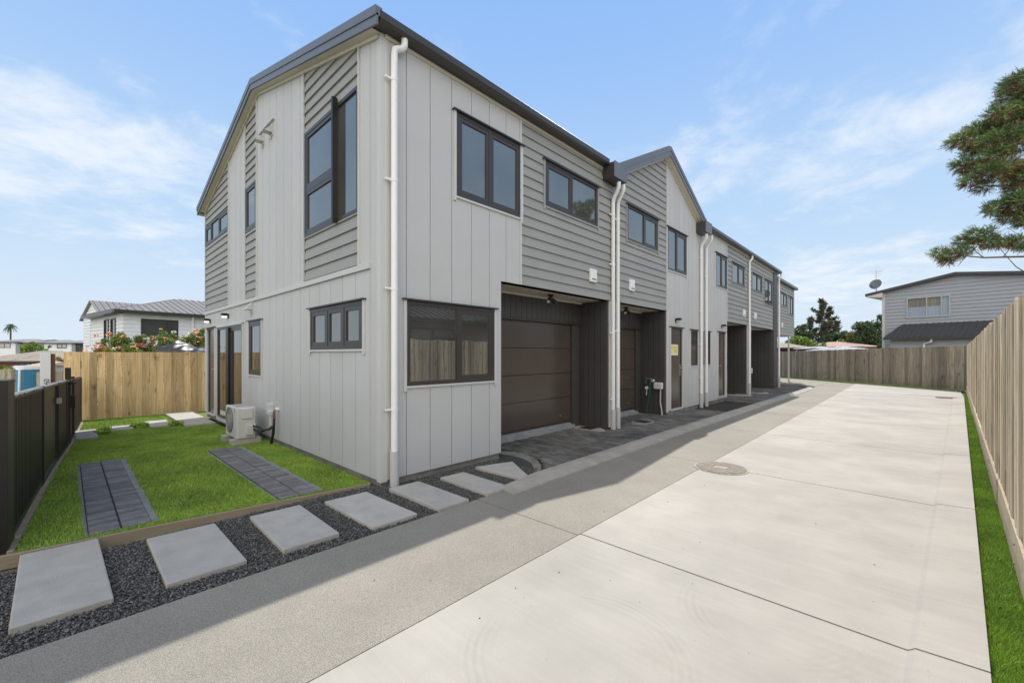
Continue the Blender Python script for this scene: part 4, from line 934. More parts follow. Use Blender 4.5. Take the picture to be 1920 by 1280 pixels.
# ---------------- U4
h4 = house(4, (XF, U3E, 0), 'fourth townhouse, all weatherboard upstairs and ending in a tall black fin wall')
core(h4, U3E, U4E, deep=1.95)
hol4 = [(19.03, 20.55, 4.20, 4.90), (21.0, 22.48, 3.80, 4.91)]
rc4 = (18.9, 22.60)
b = MB()
for p in pieces(rect(U3E, U4E-.003, 0.09, 5.5), hol4+[(rc4[0], rc4[1], 0, ZB)]): ext(b, PF, p, -0.15, -0.001)
b.build('wall', M['cladcore'], h4)
b = MB(); boards(b, PF, rect(U3E+0.004, 22.62, ZB, 5.5), hol4, z_phase=ZB); b.build('weatherboards', M['wb'], h4)
b = MB(); rbox(b, PF, U3E+0.003, 18.89, 0.05, ZB-0.003, 0.0, 0.019); b.build('cladding', M['clad'], h4)
b = MB(); rbox(b, PF, 22.63, 23.38, 0.02, 5.44, -0.02, 0.05); b.build('fin_wall', M['dark'], h4)
recess(h4, rc4[0], rc4[1], ZB, 1.8)
PR = Plane('X', XF-1.8)
b = MB(); panels(b, PR, rect(18.9, 22.6, 0.02, ZB), [], 0.3, 18.9); b.build('recess_wall', M['clad'], h4)
window(PR, h4, 21.2, 21.8, 0.9, 2.2, o=0.05, trim=False); entry_door(h4, PR, 19.6, 20.4, 0.1, 2.2); 
window(PF, h4, 19.03, 20.55, 4.20, 4.90, splits=(19.8,), sash=(1,), trim='wb'); window(PF, h4, 21.0, 22.48, 3.80, 4.91, splits=(21.75,), sash=(1,), trim='wb')
meter(h4, PF, 19.27, 19.55, 3.04, 3.30); gutter_run(h4, U3E+0.004, U4E+0.25); main_roof(h4, U3E, U4E)
pipe(h4, [(-4.50, 23.72, 5.46), (-4.50, 23.72, 5.36), (-4.57, 23.60, 5.22), (-4.572, 23.6, 0)], boot=0.5, clips=(2.8,))
b = MB(); b.box(-5.35, -5.15, 21.0, 21.3, 0.75, 0.98); b.tube([(-5.25, 21.1, 0.75), (-5.25, 21.1, 0.0)], 0.03, 8); b.build('gas_meter', M['acw'], h4)
# ---------------- U5 (set back)
X5 = -5.08; P5 = Plane('X', X5); U5E = 30.2
h5 = house(5, (X5, U4E, 0), 'farthest townhouse, set back behind the black fin wall at the end of the row')
b = MB(); b.box(XW+0.16, X5-0.16, U4E, U5E-0.02, 2.8, 5.46); b.box(XW+0.16, X5-1.0, U4E, U5E-0.02, -0.05, 2.795); b.build('wall', M['cladcore'], h5)
hol5 = [(26.55, 28.0, 4.25, 4.95), (28.45, 29.8, 3.90, 4.95)]
b = MB()
for p in pieces(rect(U4E, U5E, 2.70, 5.5), hol5): ext(b, P5, p, -0.15, -0.001)
b.box(X5-0.95, X5-0.85, U4E, U5E, 0, 2.72)
b.build('wall', M['dark'], h5)
b = MB(); boards(b, P5, rect(U4E, U5E, 2.70, 5.5), hol5, z_phase=2.70); b.build('weatherboards', M['wb'], h5)
window(P5, h5, 26.55, 28.0, 4.25, 4.95, splits=(27.3,), sash=(1,), trim='wb'); window(P5, h5, 28.45, 29.8, 3.90, 4.95, splits=(29.1,), sash=(1,), trim='wb')
meter(h5, P5, 26.6, 26.85, 3.05, 3.32)
b = MB(); b.box(X5-0.08, X5+0.0, 28.9, 28.98, 0, 2.70); b.build('verandah_post', M['trim'], h5)
b = MB(); b.box(X5-0.9, X5, U4E, U5E, 2.66, 2.70); b.build('soffit', M['soffit'], h5)
b = MB(); b.box(X5+0.02, X5+0.19, U4E, U5E+0.25, 5.47, 5.60); b.build('gutter', M['gutter'], h5); main_roof(h5, U4E, U5E+0.2, xf=X5)
pipe(h5, [(-4.90, 24.05, 5.46), (-4.90, 24.05, 5.3), (-4.98, 23.98, 5.2), (-4.99, 23.98, 0)], boot=0.4, clips=(2.8,), xw=X5)
# ---------------- heat pump and pipes at the gable wall
ac = empty('heat_pump', (-9.04, 2.24, 0), 'off white heat pump outdoor unit standing on two concrete blocks by the gable wall', 'heat pump')
ax0, ax1, ay0, ay1, az0, az1 = -9.46, -8.70, 2.08, 2.38, 0.08, 0.64
b = MB(); b.box(ax0, ax1, ay0, ay1, az0, az1); b.build('casing', M['acw'], ac, bevel=0.02)
b = MB()
for r_ in (0.23, 0.19, 0.15, 0.11, 0.06): b.tube([(ax0+0.30+r_*math.cos(t), ay0-0.012, 0.39+r_*math.sin(t)) for t in [2*math.pi*k/24 for k in range(25)]], 0.005, 5, cap=False)
for k in range(8): 
    t = math.pi*k/8; b.tube([(ax0+0.30+0.24*math.cos(t), ay0-0.012, 0.39+0.24*math.sin(t)), (ax0+0.30-0.24*math.cos(t), ay0-0.012, 0.39-0.24*math.sin(t))], 0.004, 4)
b.build('fan_grille', M['acd'], ac)
b = MB(); b.tube([(ax0+0.30, ay0-0.006, 0.39), (ax0+0.30, ay0-0.001, 0.39)], 0.235, 28); b.build('fan_opening', M['gutter'], ac)
# small three-diamond mark on the front
b = MB(); ex, ez = ax1-0.14, 0.57
for k in range(3):
    t = R(90+120*k); cx2, cz2 = ex+0.022*math.cos(t), ez+0.022*math.sin(t); ca_, sa_ = math.cos(t), math.sin(t)
    pts = [(cx2+0.022*ca_*s1-0.012*sa_*s2, cz2+0.022*sa_*s1+0.012*ca_*s2) for s1, s2 in ((1, 0), (0, 1), (-1, 0), (0, -1))]
    b.prism([(x, ay0-0.003, z) for x, z in pts], [(x, ay0-0.0005, z) for x, z in pts])
b.build('emblem', M['acd'], ac)
b = MB(); b.box(ax1+0.001, ax1+0.02, 2.16, 2.33, 0.44, 0.62); b.build('handle_cover', M['acw'], ac, bevel=0.01)
b = MB(); b.box(ax1+0.001, ax1+0.035, 2.22, 2.34, 0.14, 0.32); b.build('valve_cover', M['acw'], ac, bevel=0.01)
for k in range(5): b = MB(); b.box(ax0+0.1+k*0.13, ax0+0.11+k*0.13, ay0+0.03, ay1-0.03, az1, az1+0.008); b.build('top_rib', M['acd'], ac)
for x_ in (ax0+0.08, ax1-0.12):
    b = MB(); b.box(x_-0.06, x_+0.10, 2.00, 2.48, -0.06, 0.078); b.build('mounting_block', M['stone'], ac, bevel=0.006)
b = MB()
b.tube([(ax1+0.02, 2.34, 0.30), (ax1+0.10, 2.36, 0.30), (-8.45, 2.42, 0.24), (-8.38, 2.50, 0.25), (-8.36, 2.55, 0.30)], 0.022, 8); b.tube([(ax1+0.02, 2.34, 0.24), (-8.5, 2.40, 0.20), (-8.38, 2.52, 0.26)], 0.018, 8)
b.build('coolant_pipe', M['black'], ac)
b = MB(); b.tube([(ax1+0.02, 2.34, 0.34), (-8.52, 2.38, 0.28), (-8.42, 2.46, 0.22), (-8.37, 2.52, 0.27)], 0.007, 6); b.build('cable', M['white'], ac)
b = MB(); rbox(b, PG, -8.62, -8.42, 0.57, 0.70, 0.02, 0.09); rbox(b, PG, -8.55, -8.37, 0.50, 0.575, 0.02, 0.10); rbox(b, PG, -8.49, -8.41, 0.22, 0.50, 0.02, 0.08); b.build('pipe_cover', M['acw'], h1, bevel=0.006)
M['brass'] = mat('old_brass', (0.22, 0.13, 0.09), 0.5, metallic=0.5)
b = MB(); b.tube([PG.T(-8.18, 0.62, 0.02), PG.T(-8.18, 0.62, 0.07)], 0.035, 12); b.build('tap_flange', M['white'], h1)
b = MB(); b.tube([PG.T(-8.18, 0.62, 0.07), PG.T(-8.18, 0.58, 0.09), PG.T(-8.18, 0.45, 0.09)], 0.022, 8); b.tube([PG.T(-8.25, 0.49, 0.09), PG.T(-8.11, 0.49, 0.09)], 0.01, 6); b.build('tap', M['brass'], h1)
b = MB(); b.tube([PG.T(-8.18, 0.46, 0.09), PG.T(-8.16, 0.35, 0.10), PG.T(-8.19, 0.2, 0.10), PG.T(-8.24, 0.0, 0.12)], 0.024, 8); b.build('water_pipe', M['black'], h1)
# ================================================================== fences
def palings(mb, p0, p1, h0, h1, z0, pitch, nrm, wob=0.01, gapw=0.004, lean=0.004):
    L = math.hypot(p1[0]-p0[0], p1[1]-p0[1]); n = int(L/pitch); dx, dy = (p1[0]-p0[0])/L, (p1[1]-p0[1])/L
    edges = [random.uniform(-0.12, 0.12)*pitch for _ in range(n+1)]
    for i in range(n):
        a = i*pitch+gapw*random.uniform(0.2, 1.2)+(edges[i] if i else 0); b_ = (i+1)*pitch-gapw*random.uniform(0.2, 1.2)+edges[i+1]
        hh = h0+(h1-h0)*i/n+random.uniform(-wob, wob); o = random.uniform(0, 0.012)+(0.011 if i % 2 else 0); ln = random.uniform(-lean, lean)
        tw = random.uniform(-0.004, 0.004)
        def pt(s, off, z): return (p0[0]+dx*s+nrm[0]*off, p0[1]+dy*s+nrm[1]*off, z)
        r_ = random.random()
        mb.prism([pt(a, o, z0), pt(b_, o+tw, z0), pt(b_, o+0.018+tw, z0), pt(a, o+0.018, z0)], [pt(a+ln, o, hh), pt(b_+ln, o+tw, hh+random.uniform(-.003, .003)), pt(b_+ln, o+0.018+tw, hh), pt(a+ln, o+0.018, hh)], r_)
fr = empty('paling_fence', (0.63, 5, 0), 'tall weathered timber paling fence along the right side of the driveway', 'fence')
b = MB(); pA, pB = (fenceX(-7), -7), (fenceX(26.62), 26.62)
palings(b, pA, pB, 2.06, 1.96, 0.16, 0.135, (-1, 0.05), 0.016, 0.009, 0.009); b.build('palings', M['oldp'], fr)
b = MB()
for k in range(14):
    y = -6+k*2.4; b.box(fenceX(y)+0.02, fenceX(y)+0.12, y-0.05, y+0.05, -0.1, 1.9)
b.build('posts', M['backp'], fr)
b = MB()
for z in (0.45, 1.1, 1.75): b.prism([(pA[0]+0.003, pA[1], z), (pA[0]+0.05, pA[1], z), (pB[0]+0.05, pB[1], z), (pB[0]+0.003, pB[1], z)], [(pA[0]+0.003, pA[1], z+0.07), (pA[0]+0.05, pA[1], z+0.07), (pB[0]+0.05, pB[1], z+0.07), (pB[0]+0.003, pB[1], z+0.07)])
b.build('rails', M['backp'], fr)
b = MB(); y = -7.0; i = 0
while y < 26.6:
    y2 = min(26.6, y+4.6)
    for (za, zb2) in ((-0.08, 0.135), (0.14, 0.27)):
        off = 0.05+0.006*(i % 2)
        b.prism([(fenceX(y)-off, y, za), (fenceX(y)-0.032, y, za), (fenceX(y2)-0.032, y2-0.006, za), (fenceX(y2)-off, y2-0.006, za)], [(fenceX(y)-off, y, zb2), (fenceX(y)-0.032, y, zb2), (fenceX(y2)-0.032, y2-0.006, zb2), (fenceX(y2)-off, y2-0.006, zb2)])
    y = y2; i += 1
b.build('sleepers', M['sleeper'], fr)
b = MB()
for k in range(14):
    y = 1.2+k*1.8
    for z in (0.06, 0.20): b.tube([(fenceX(y)-0.056, y, z), (fenceX(y)-0.064, y, z)], 0.011, 8)
b.build('bolts', M['rust'], fr)
bfn = empty('paling_fence', (-3, 31, 0), 'greyish timber paling fence across the far end of the driveway', 'fence')
b = MB(); nn = (-(BF1[1]-BF0[1]), (BF1[0]-BF0[0])); L = math.hypot(*nn); nn = (-nn[0]/L*-1, nn[1]/L)
nn = (-0.70, -0.715)
palings(b, BF0, BF1, 1.97, 1.74, 0.04, 0.14, nn); b.build('palings', M['backp'], bfn)
b = MB()
for z in (0.3, 1.0, 1.6): b.prism([(BF0[0]+0.01, BF0[1]+0.01, z), (BF0[0]+0.05, BF0[1]+0.05, z), (BF1[0]+0.05, BF1[1]+0.05, z), (BF1[0]+.01, BF1[1]+.01, z)], [(BF0[0]+0.01, BF0[1]+0.01, z+.08), (BF0[0]+0.05, BF0[1]+0.05, z+.08), (BF1[0]+0.05, BF1[1]+0.05, z+.08), (BF1[0]+.01, BF1[1]+.01, z+.08)])
b.build('rails', M['backp'], bfn)
lf = empty('paling_fence', (-14.6, 1, 0), 'new honey coloured timber paling fence at the back of the lawn', 'fence')
LX = -15.9
b = MB(); palings(b, (LX, -0.05), (LX, 14), 1.66, 1.66, -0.14, 0.155, (1, 0), 0.003, 0.003, 0.002); b.build('palings', M['pine'], lf)
b = MB()
for z in (0.3, 0.9, 1.45): b.box(LX-0.05, LX-0.002, -0.05, 14, z, z+0.07)
b.build('rails', M['pine'], lf)
# black metal fence along the left of the lawn
bf = empty('metal_fence', (-5.3, -0.36, 0), 'dark brown ribbed metal fence with gate running along the left of the lawn', 'fence')
_L = math.hypot(1, 0.058); PL = Plane('G', ((-5.33, -0.36), (-1/_L, 0.058/_L), (0.058/_L, 1/_L)))
ftop = lambda u: 1.25-0.022*max(0, u)
def fpost(u, z1, w_=0.05, lab_=None): b = MB(); rbox(b, PL, u-w_, u+w_, -0.25, z1, -0.04, 0.04); b.build('post', M['bfence'], bf, bevel=0.004)
def fpanel(u0, u1, name='panel', solid=False):
    b = MB(); z0 = 0.04+min(0, lz(-5.33-u1))
    def sl(a, c, lo, hi, o0, o1): 
        ext(b, PL, [(a, z0+lo if lo < 0.5 else ftop(a)-(2-lo)), (c, z0+lo if lo < 0.5 else ftop(c)-(2-lo)), (c, z0+hi if hi < 0.5 else ftop(c)-(2-hi)), (a, z0+hi if hi < 0.5 else ftop(a)-(2-hi))], o0, o1)
    sl(u0, u1, 0.0, 2.0, -0.012, 0.004)
    if not solid:
        u = u0+0.03
        while u < u1-0.04: sl(u, u+0.045, 0.03, 1.97, 0.004, 0.026); u += 0.085
    sl(u0, u1, 1.965, 2.0, 0.0045, 0.034); sl(u0, u1, 0.0, 0.035, 0.0045, 0.034)
    return b.build(name, M['bfence'], bf)
fpost(0.10, 1.39, 0.16)
fpanel(0.31, 2.30); fpost(2.37, ftop(2.3)+0.01, 0.03)
fpanel(2.45, 4.15, solid=True); fpost(4.22, ftop(4.2)+0.01, 0.03)
fpanel(4.30, 5.75); fpost(5.82, ftop(5.8)+0.01, 0.03)
fpost(6.60, 1.34, 0.05); fpanel(6.68, 7.55, name='gate', solid=True); fpost(7.62, 1.13, 0.04); fpanel(5.9, 6.5, solid=True)
fpost(10.3, 1.0, 0.04); fpanel(7.7, 10.2)
b = MB(); rbox(b, PL, 6.5, 6.58, 1.02, 1.06, -0.30, 0.12); b.build('gate_brace', M['black'], bf); b = MB(); rbox(b, PL, 6.57, 6.63, 0.55, 0.80, 0.042, 0.10); b.build('gate_hinge', M['black'], bf)
b = MB(); rbox(b, PL, 3.95, 4.08, 0.86, 0.94, 0.03, 0.075); b.build('gate_latch', M['steel'], bf)
# crumpled clear sheeting lying along the fence top
b = MB(); u = 0.35; prev = None; rs = random.Random(5); w2 = 0.025
while u < 6.3:
    w2 = min(0.045, max(0.012, w2+rs.uniform(-0.008, 0.008))); z = ftop(u)+0.003
    ring = [PL.T(u, z-0.002, -w2), PL.T(u, z+0.005+rs.uniform(0, .006), -w2*0.3), PL.T(u, z+0.003+rs.uniform(0, .005), w2*0.5), PL.T(u, z-rs.uniform(0.0, 0.02), 0.037), PL.T(u, z-0.002, 0.035)]
    if prev: b.prism(prev, ring)
    prev = ring; u += rs.uniform(0.03, 0.07)
tag(b.build('plastic_sheeting', M['coat']), 'crumpled pale plastic sheeting draped along the top of the metal fence', 'sheeting')
# ================================================================== background, left
def hip_roof(mb, P0, D, Nn, L, W, z0, h, ov=0.4, ridge_in=None, pitch=0.35):
    """hip roof on rectangle: P0 corner, D along, Nn outward (front); block extends -Nn by W"""
    def pt(u, v, z): return (P0[0]+D[0]*u-Nn[0]*v, P0[1]+D[1]*u-Nn[1]*v, z)
    r_ = ridge_in if ridge_in is not None else W/2
    a, b_, c, d_ = pt(-ov, -ov, z0), pt(L+ov, -ov, z0), pt(L+ov, W+ov, z0), pt(-ov, W+ov, z0)
    e, f = pt(r_, W/2, z0+h), pt(L-r_, W/2, z0+h)
    nd = (Nn[0], Nn[1], -h/(W/2)); dd = (D[0], D[1], -0.3)
    if L-2*r_ > 0.05:
        ribs_roof(mb, [a, b_, f, e], nd, pitch); ribs_roof(mb, [c, d_, e, f], (-Nn[0], -Nn[1], -0.3), pitch)
    else:
        ribs_roof(mb, [a, b_, e], nd, pitch); ribs_roof(mb, [c, d_, e], (-Nn[0], -Nn[1], -0.3), pitch)
    ribs_roof(mb, [b_, c, f], dd, pitch); ribs_roof(mb, [d_, a, e], (-D[0], -D[1], -0.3), pitch)
def frame_dir(A, B):
    L = math.hypot(B[0]-A[0], B[1]-A[1]); D = ((B[0]-A[0])/L, (B[1]-A[1])/L); Nn = (D[1], -D[0])
    # choose the normal that faces the camera
    if Nn[0]*(0-A[0])+Nn[1]*(0-A[1]) < 0: Nn = (-Nn[0], -Nn[1])
    return D, Nn, L
M['wbw'] = mat('white_weatherboard', (0.78, 0.80, 0.84), 0.6, 0.04, 2)
M['wbg'] = mat('pale_grey_weatherboard', (0.36, 0.375, 0.41), 0.6, 0.04, 2)
M['roofl'] = mat('taupe_steel_roof', (0.22, 0.205, 0.195), 0.45, 0.05, 2)
M['roofb'] = mat('charcoal_tile_roof', (0.06, 0.058, 0.058), 0.6, 0.15, 6, 0.5, 20)
M['tileb'] = mat('lichen_tile_roof', (0.27, 0.235, 0.19), 0.9, 0.25, 4, 0.5, 20)
M['tileo'] = mat('faded_terracotta_roof', (0.55, 0.40, 0.30), 0.85, 0.15, 3, 0.4, 30)
M['tiler'] = mat('red_tile_roof', (0.36, 0.22, 0.17), 0.85, 0.2, 3, 0.4, 30)
M['galv'] = mat('pale_metal_roof', (0.52, 0.54, 0.57), 0.4, 0.06, 2)
M['redw'] = mat('brown_red_wall', (0.20, 0.07, 0.06), 0.8, 0.2, 2)
A = at(230.7, 20.0); B = at(392, 22.9); D, Nn, L = frame_dir(A, B)
nh = empty('house', (A[0], A[1], -1.2), 'white weatherboard house with ribbed taupe metal roof behind the honey coloured fence', 'house')
pl = Plane('G', (A, D, Nn)); zE = EYE+80*20.0/FPX; W = 6.0
b = MB(); wr = (0.0, 0.0)
uw = lambda px: (lambda t: t)( (lambda: None) or 0)
def u_on(px, A, D):      # parameter along a line where a pixel column meets it
    k = (px-CX)/FPX; # r = k d
    # point = A + D*u ; d = -SA x + CA y ; r = CA x + SA y
    ax = CA*A[0]+SA*A[1]-k*(-SA*A[0]+CA*A[1]); dx = CA*D[0]+SA*D[1]-k*(-SA*D[0]+CA*D[1])
    return -ax/dx
def z_on(px, py, A, D):
    u = u_on(px, A, D); x, y = A[0]+D[0]*u, A[1]+D[1]*u; d_ = -SA*x+CA*y
    return EYE-(py-HY)*d_/FPX
wu0, wu1 = u_on(264, A, D), u_on(334, A, D); wz0, wz1 = z_on(264, 631, A, D), z_on(264, 597, A, D)
boards(b, pl, rect(0, L, -1.2, zE), [(wu0, wu1, wz0, wz1)], 0.18, 0, 0.03, 0.0)
D2 = (-Nn[0], -Nn[1]); N2 = (-D[0], -D[1]); pl2 = Plane('G', (A, D2, N2))
boards(b, pl2, rect(0, W, -1.2, zE), [(1.1, 1.9, zE-1.4, zE-0.25), (2.3, 3.1, zE-1.4, zE-0.25)], 0.18, 0, 0.03, 0.0)
b.build('wall', M['wbw'], nh)
b = MB(); b.prism([(A[0]+D[0]*.05-Nn[0]*.05, A[1]+D[1]*.05-Nn[1]*.05, -1.3), (B[0]-Nn[0]*.05, B[1]-Nn[1]*.05, -1.3), (B[0]-Nn[0]*W, B[1]-Nn[1]*W, -1.3), (A[0]+D[0]*.05-Nn[0]*W, A[1]+D[1]*.05-Nn[1]*W, -1.3)], [(A[0]+D[0]*.05-Nn[0]*.05, A[1]+D[1]*.05-Nn[1]*.05, zE), (B[0]-Nn[0]*.05, B[1]-Nn[1]*.05, zE), (B[0]-Nn[0]*W, B[1]-Nn[1]*W, zE), (A[0]+D[0]*.05-Nn[0]*W, A[1]+D[1]*.05-Nn[1]*W, zE)]); b.build('inner_wall', M['cladcore'], nh)
b = MB(); hip_roof(b, A, D, Nn, L+4, W, zE+0.08, 1.05, 0.35, 3.0, 0.30); b.build('roof', M['roofl'], nh)
b = MB(); rbox(b, pl, -0.4, L+1, zE-0.08, zE+0.05, 0.02, 0.42); b.prism([pl2.T(-0.4, zE-0.08, 0.02), pl2.T(W, zE-0.08, 0.02), pl2.T(W, zE-0.08, 0.40), pl2.T(-0.4, zE-0.08, 0.40)], [pl2.T(-0.4, zE+0.05, 0.02), pl2.T(W, zE+0.05, 0.02), pl2.T(W, zE+0.05, 0.40), pl2.T(-0.4, zE+0.05, 0.40)]); b.build('gutter', M['gutter'], nh)
window(pl, nh, wu0, wu1, wz0, wz1, splits=(wu0+(wu1-wu0)*0.68,), trim=False, glass='glass', label='wide dark window above the flowers')
window(pl2, nh, 1.1, 1.9, zE-1.4, zE-0.25, o=0.06, trim=False); window(pl2, nh, 2.3, 3.1, zE-1.4, zE-0.25, o=0.06, trim=False)
b = MB(); u9 = u_on(360, A, D); b.tube([pl.T(u9, zE-0.05, 0.2), pl.T(u9, zE-0.25, 0.1), pl.T(u9, -1.2, 0.08)], 0.05, 8); b.build('downpipe', M['white'], nh)
# wing behind to the left
C0 = at(193, 24.5); C1 = at(208, 24.5); Dw, Nw, Lw = frame_dir(C0, (C0[0]+D[0], C0[1]+D[1]))
plw = Plane('G', (C0, D, Nn)); b = MB(); zw = z_on(189, 592, C0, D)
boards(b, plw, rect(0, 5, -1.2, zw), [], 0.18, 0, 0.03, 0)
pg2 = Plane('G', (C0, D2, N2)); Wg = 4.6; zr_ = zw+1.0
boards(b, pg2, half(half(rect(0, Wg, -1.2, zr_), -1.0/(Wg/2), 1, zw), 1.0/(Wg/2), 1, zw+2.0), [(1.6, 2.6, zw-1.9, zw-0.4)], 0.18, 0, 0.03, 0)
b.build('wing_wall', M['wbw'], nh)
def qp(u, v, z): return (C0[0]+D[0]*u+D2[0]*v, C0[1]+D[1]*u+D2[1]*v, z)
b = MB(); ribs_roof(b, [qp(-0.15, -0.3, zw-0.05), qp(6, -0.3, zw-0.05), qp(6, Wg/2, zr_+0.06), qp(-0.15, Wg/2, zr_+0.06)], (Nn[0], Nn[1], -0.43), 0.3)
ribs_roof(b, [qp(-0.15, Wg+0.3, zw-0.05), qp(6, Wg+0.3, zw-0.05), qp(6, Wg/2, zr_+0.06), qp(-0.15, Wg/2, zr_+0.06)], (-Nn[0], -Nn[1], -0.43), 0.3); b.build('wing_roof', M['roofl'], nh)
b = MB(); rbox(b, plw, -0.15, 2.4, zw-0.10, zw+0.02, 0.02, 0.36); b.build('gutter', M['gutter'], nh)
window(pg2, nh, 1.6, 2.6, zw-1.9, zw-0.4, o=0.05, trim=False)
b = MB(); rbox(b, pg2, 0.5, 0.8, zw-1.3, zw-0.6, 0.03, 0.2); b.build('meter_box', M['acw'], nh)
# ---- generic simple house
def simple_house(A, B, W, zb, ze, h, name, label, wallm, roofm, wins=(), ov=0.35, ridge_in=None, boards_=False, zground=None, winm='frame', cat='house', group=None, pitch=0.4, gm='gutter'):
    D, Nn, L = frame_dir(A, B); root = empty(name, (A[0], A[1], zb), label, cat, group); pl = Plane('G', (A, D, Nn))
    b = MB(); hs = [(u0, u1, z0, z1) for (u0, u1, z0, z1) in wins]
    for p in pieces(rect(0, L, zb, ze), hs): ext(b, pl, p, -0.2, 0.0, .5)
    def pt(u, v, z): return (A[0]+D[0]*u-Nn[0]*v, A[1]+D[1]*u-Nn[1]*v, z)
    b.prism([pt(0, 0.25, zb), pt(L, 0.25, zb), pt(L, W, zb), pt(0, W, zb)], [pt(0, 0.25, ze), pt(L, 0.25, ze), pt(L, W, ze), pt(0, W, ze)], .5)
    b.build('wall', M[wallm], root)
    b = MB(); hip_roof(b, A, D, Nn, L, W, ze+0.03, h, ov, ridge_in, pitch); b.build('roof', M[roofm], root)
    b = MB(); rbox(b, pl, -ov, L+ov, ze-0.1, ze+0.02, 0.01, ov+0.03); b.build('gutter', M[gm], root)
    for (u0, u1, z0, z1) in wins: window(pl, root, u0, u1, z0, z1, splits=((u0+u1)/2,), o=0.04, trim=False, fw=0.07)
    return root, pl
# brown tiled hip-roofed house
A = at(-60, 38); B = at(66, 38)
zr = EYE-(677-HY)*38/FPX
simple_house(A, B, 8, -2.4, zr, 0.95, 'house', 'low house with a lichen brown tiled hip roof beyond the metal fence', 'redw', 'tileb', [(4.6, 5.7, zr-1.0, zr-0.15)], ridge_in=2.2, pitch=9)
# orange shed roofs
A = at(38, 30); B = at(84, 30); zr = EYE-(689-HY)*30/FPX
simple_house(A, B, 3, -1.8, zr, 0.40, 'shed', 'small shed with a faded orange roof behind the portable toilet', 'redw', 'tileo', ridge_in=0.8, pitch=0.5)
A = at(100, 24); B = at(126, 24); zr = EYE-(683-HY)*24/FPX
D, Nn, L = frame_dir(A, B); root = empty('shed', (A[0], A[1], -1.2), 'grey walled shed with a sunlit peach coloured sloping roof beside the timber fence', 'shed')
def pt(u, v, z): return (A[0]+D[0]*u-Nn[0]*v, A[1]+D[1]*u-Nn[1]*v, z)
b = MB(); b.prism([pt(0, 0, -1.2), pt(L, 0, -1.2), pt(L+0.3, 4, -1.2), pt(0, 4, -1.2)], [pt(0, 0, zr), pt(L, 0, zr), pt(L+.3, 4, zr+0.5), pt(0, 4, zr+0.5)]); b.build('wall', M['wbg'], root)
b = MB(); ribs_roof(b, [pt(-0.2, -0.2, zr), pt(L+0.1, -0.2, zr), pt(L+0.9, 4, zr+0.55), pt(-0.2, 4, zr+0.55)], (Nn[0], Nn[1], -0.13), 0.25, 0.02); b.build('roof', M['tileo'], root)
# far terrace of white and charcoal townhouses
def far_block(px0, px1, dd, ytop, yb, label, wallm, wins, peak=False):
    A = at(px0, dd); B = at(px1, dd); ze = EYE-(ytop-HY)*dd/FPX; zb = EYE-(yb-HY)*dd/FPX-3
    D, Nn, L = frame_dir(A, B)
    ww = [(u_on(p0, A, D), u_on(p1, A, D), EYE-(y1-HY)*dd/FPX, EYE-(y0-HY)*dd/FPX) for (p0, p1, y0, y1) in wins]
    return simple_house(A, B, 8, zb, ze, 0.55, 'far_townhouse', label, wallm, 'roofb' if False else 'roofl', ww, ov=0.3, ridge_in=1.5, group='far terrace on the skyline', cat='townhouse', pitch=9)
M['charw'] = mat('charcoal_wall', (0.07, 0.075, 0.075), 0.7)
far_block(-30, 29, 62, 641, 662, 'far white townhouse at the left edge of the photo with a grey window', 'wbw', [(-3, 20, 643.5, 652)])
far_block(29, 53, 62.6, 642, 662, 'far charcoal townhouse with a white window, left of the young tree', 'charw', [(33, 51, 644, 652)])
far_block(53, 91, 62, 642.5, 662, 'far white townhouse mostly hidden by the young tree', 'wbw', [(68, 82, 645, 652)])
far_block(93, 134, 61, 643, 662, 'far white townhouse above the white number pillar', 'wbw', [(107, 125, 645, 653)])
far_block(134, 157, 61.6, 643, 662, 'far charcoal townhouse next to the timber fence', 'charw', [(137, 151, 645, 653)])
far_block(157, 185, 61, 643, 662, 'far white townhouse just left of the metal roofed house', 'wbw', [])
# portable toilet
T0 = at(46, 23.0); zt_ = EYE-(685-HY)*23/FPX; zg = -1.15
root = empty('portable_toilet', (T0[0], T0[1], zg), 'blue portable toilet with a white domed roof standing beyond the metal fence', 'portable toilet')
M['blue'] = mat('blue_plastic', (0.06, 0.27, 0.44), 0.45, 0.1, 3); M['rim'] = mat('white_plastic', (0.8, 0.82, 0.82), 0.4, 0.03)
ang = math.atan2(-T0[0], T0[1])+0.5
def ring(c, hw, z, n=16, sq=0.75):
    r_ = []
    for k in range(n):
        t = 2*math.pi*k/n; cx_, sy_ = math.cos(t), math.sin(t); e = 0.55
        x = hw*math.copysign(abs(cx_)**e, cx_); y = hw*math.copysign(abs(sy_)**e, sy_)
        r_.append((c[0]+x*math.cos(ang)-y*math.sin(ang), c[1]+x*math.sin(ang)+y*math.cos(ang), z))
    return r_
b = MB(); b.prism(ring(T0, 0.60, zg), ring(T0, 0.50, zt_-0.22)); b.build('cabin', M['blue'], root)
b = MB(); b.prism(ring(T0, 0.55, zt_-0.22), ring(T0, 0.50, zt_-0.10)); b.prism(ring(T0, 0.50, zt_-0.10), ring(T0, 0.30, zt_)); b.build('roof', M['rim'], root)
b = MB()
for k in (2, 6, 10, 14):
    r0, r1 = ring(T0, 0.605, zg), ring(T0, 0.52, zt_-0.22); b.tube([r0[k], r1[k]], 0.05, 8)
b.build('corner_trim', M['rim'], root)
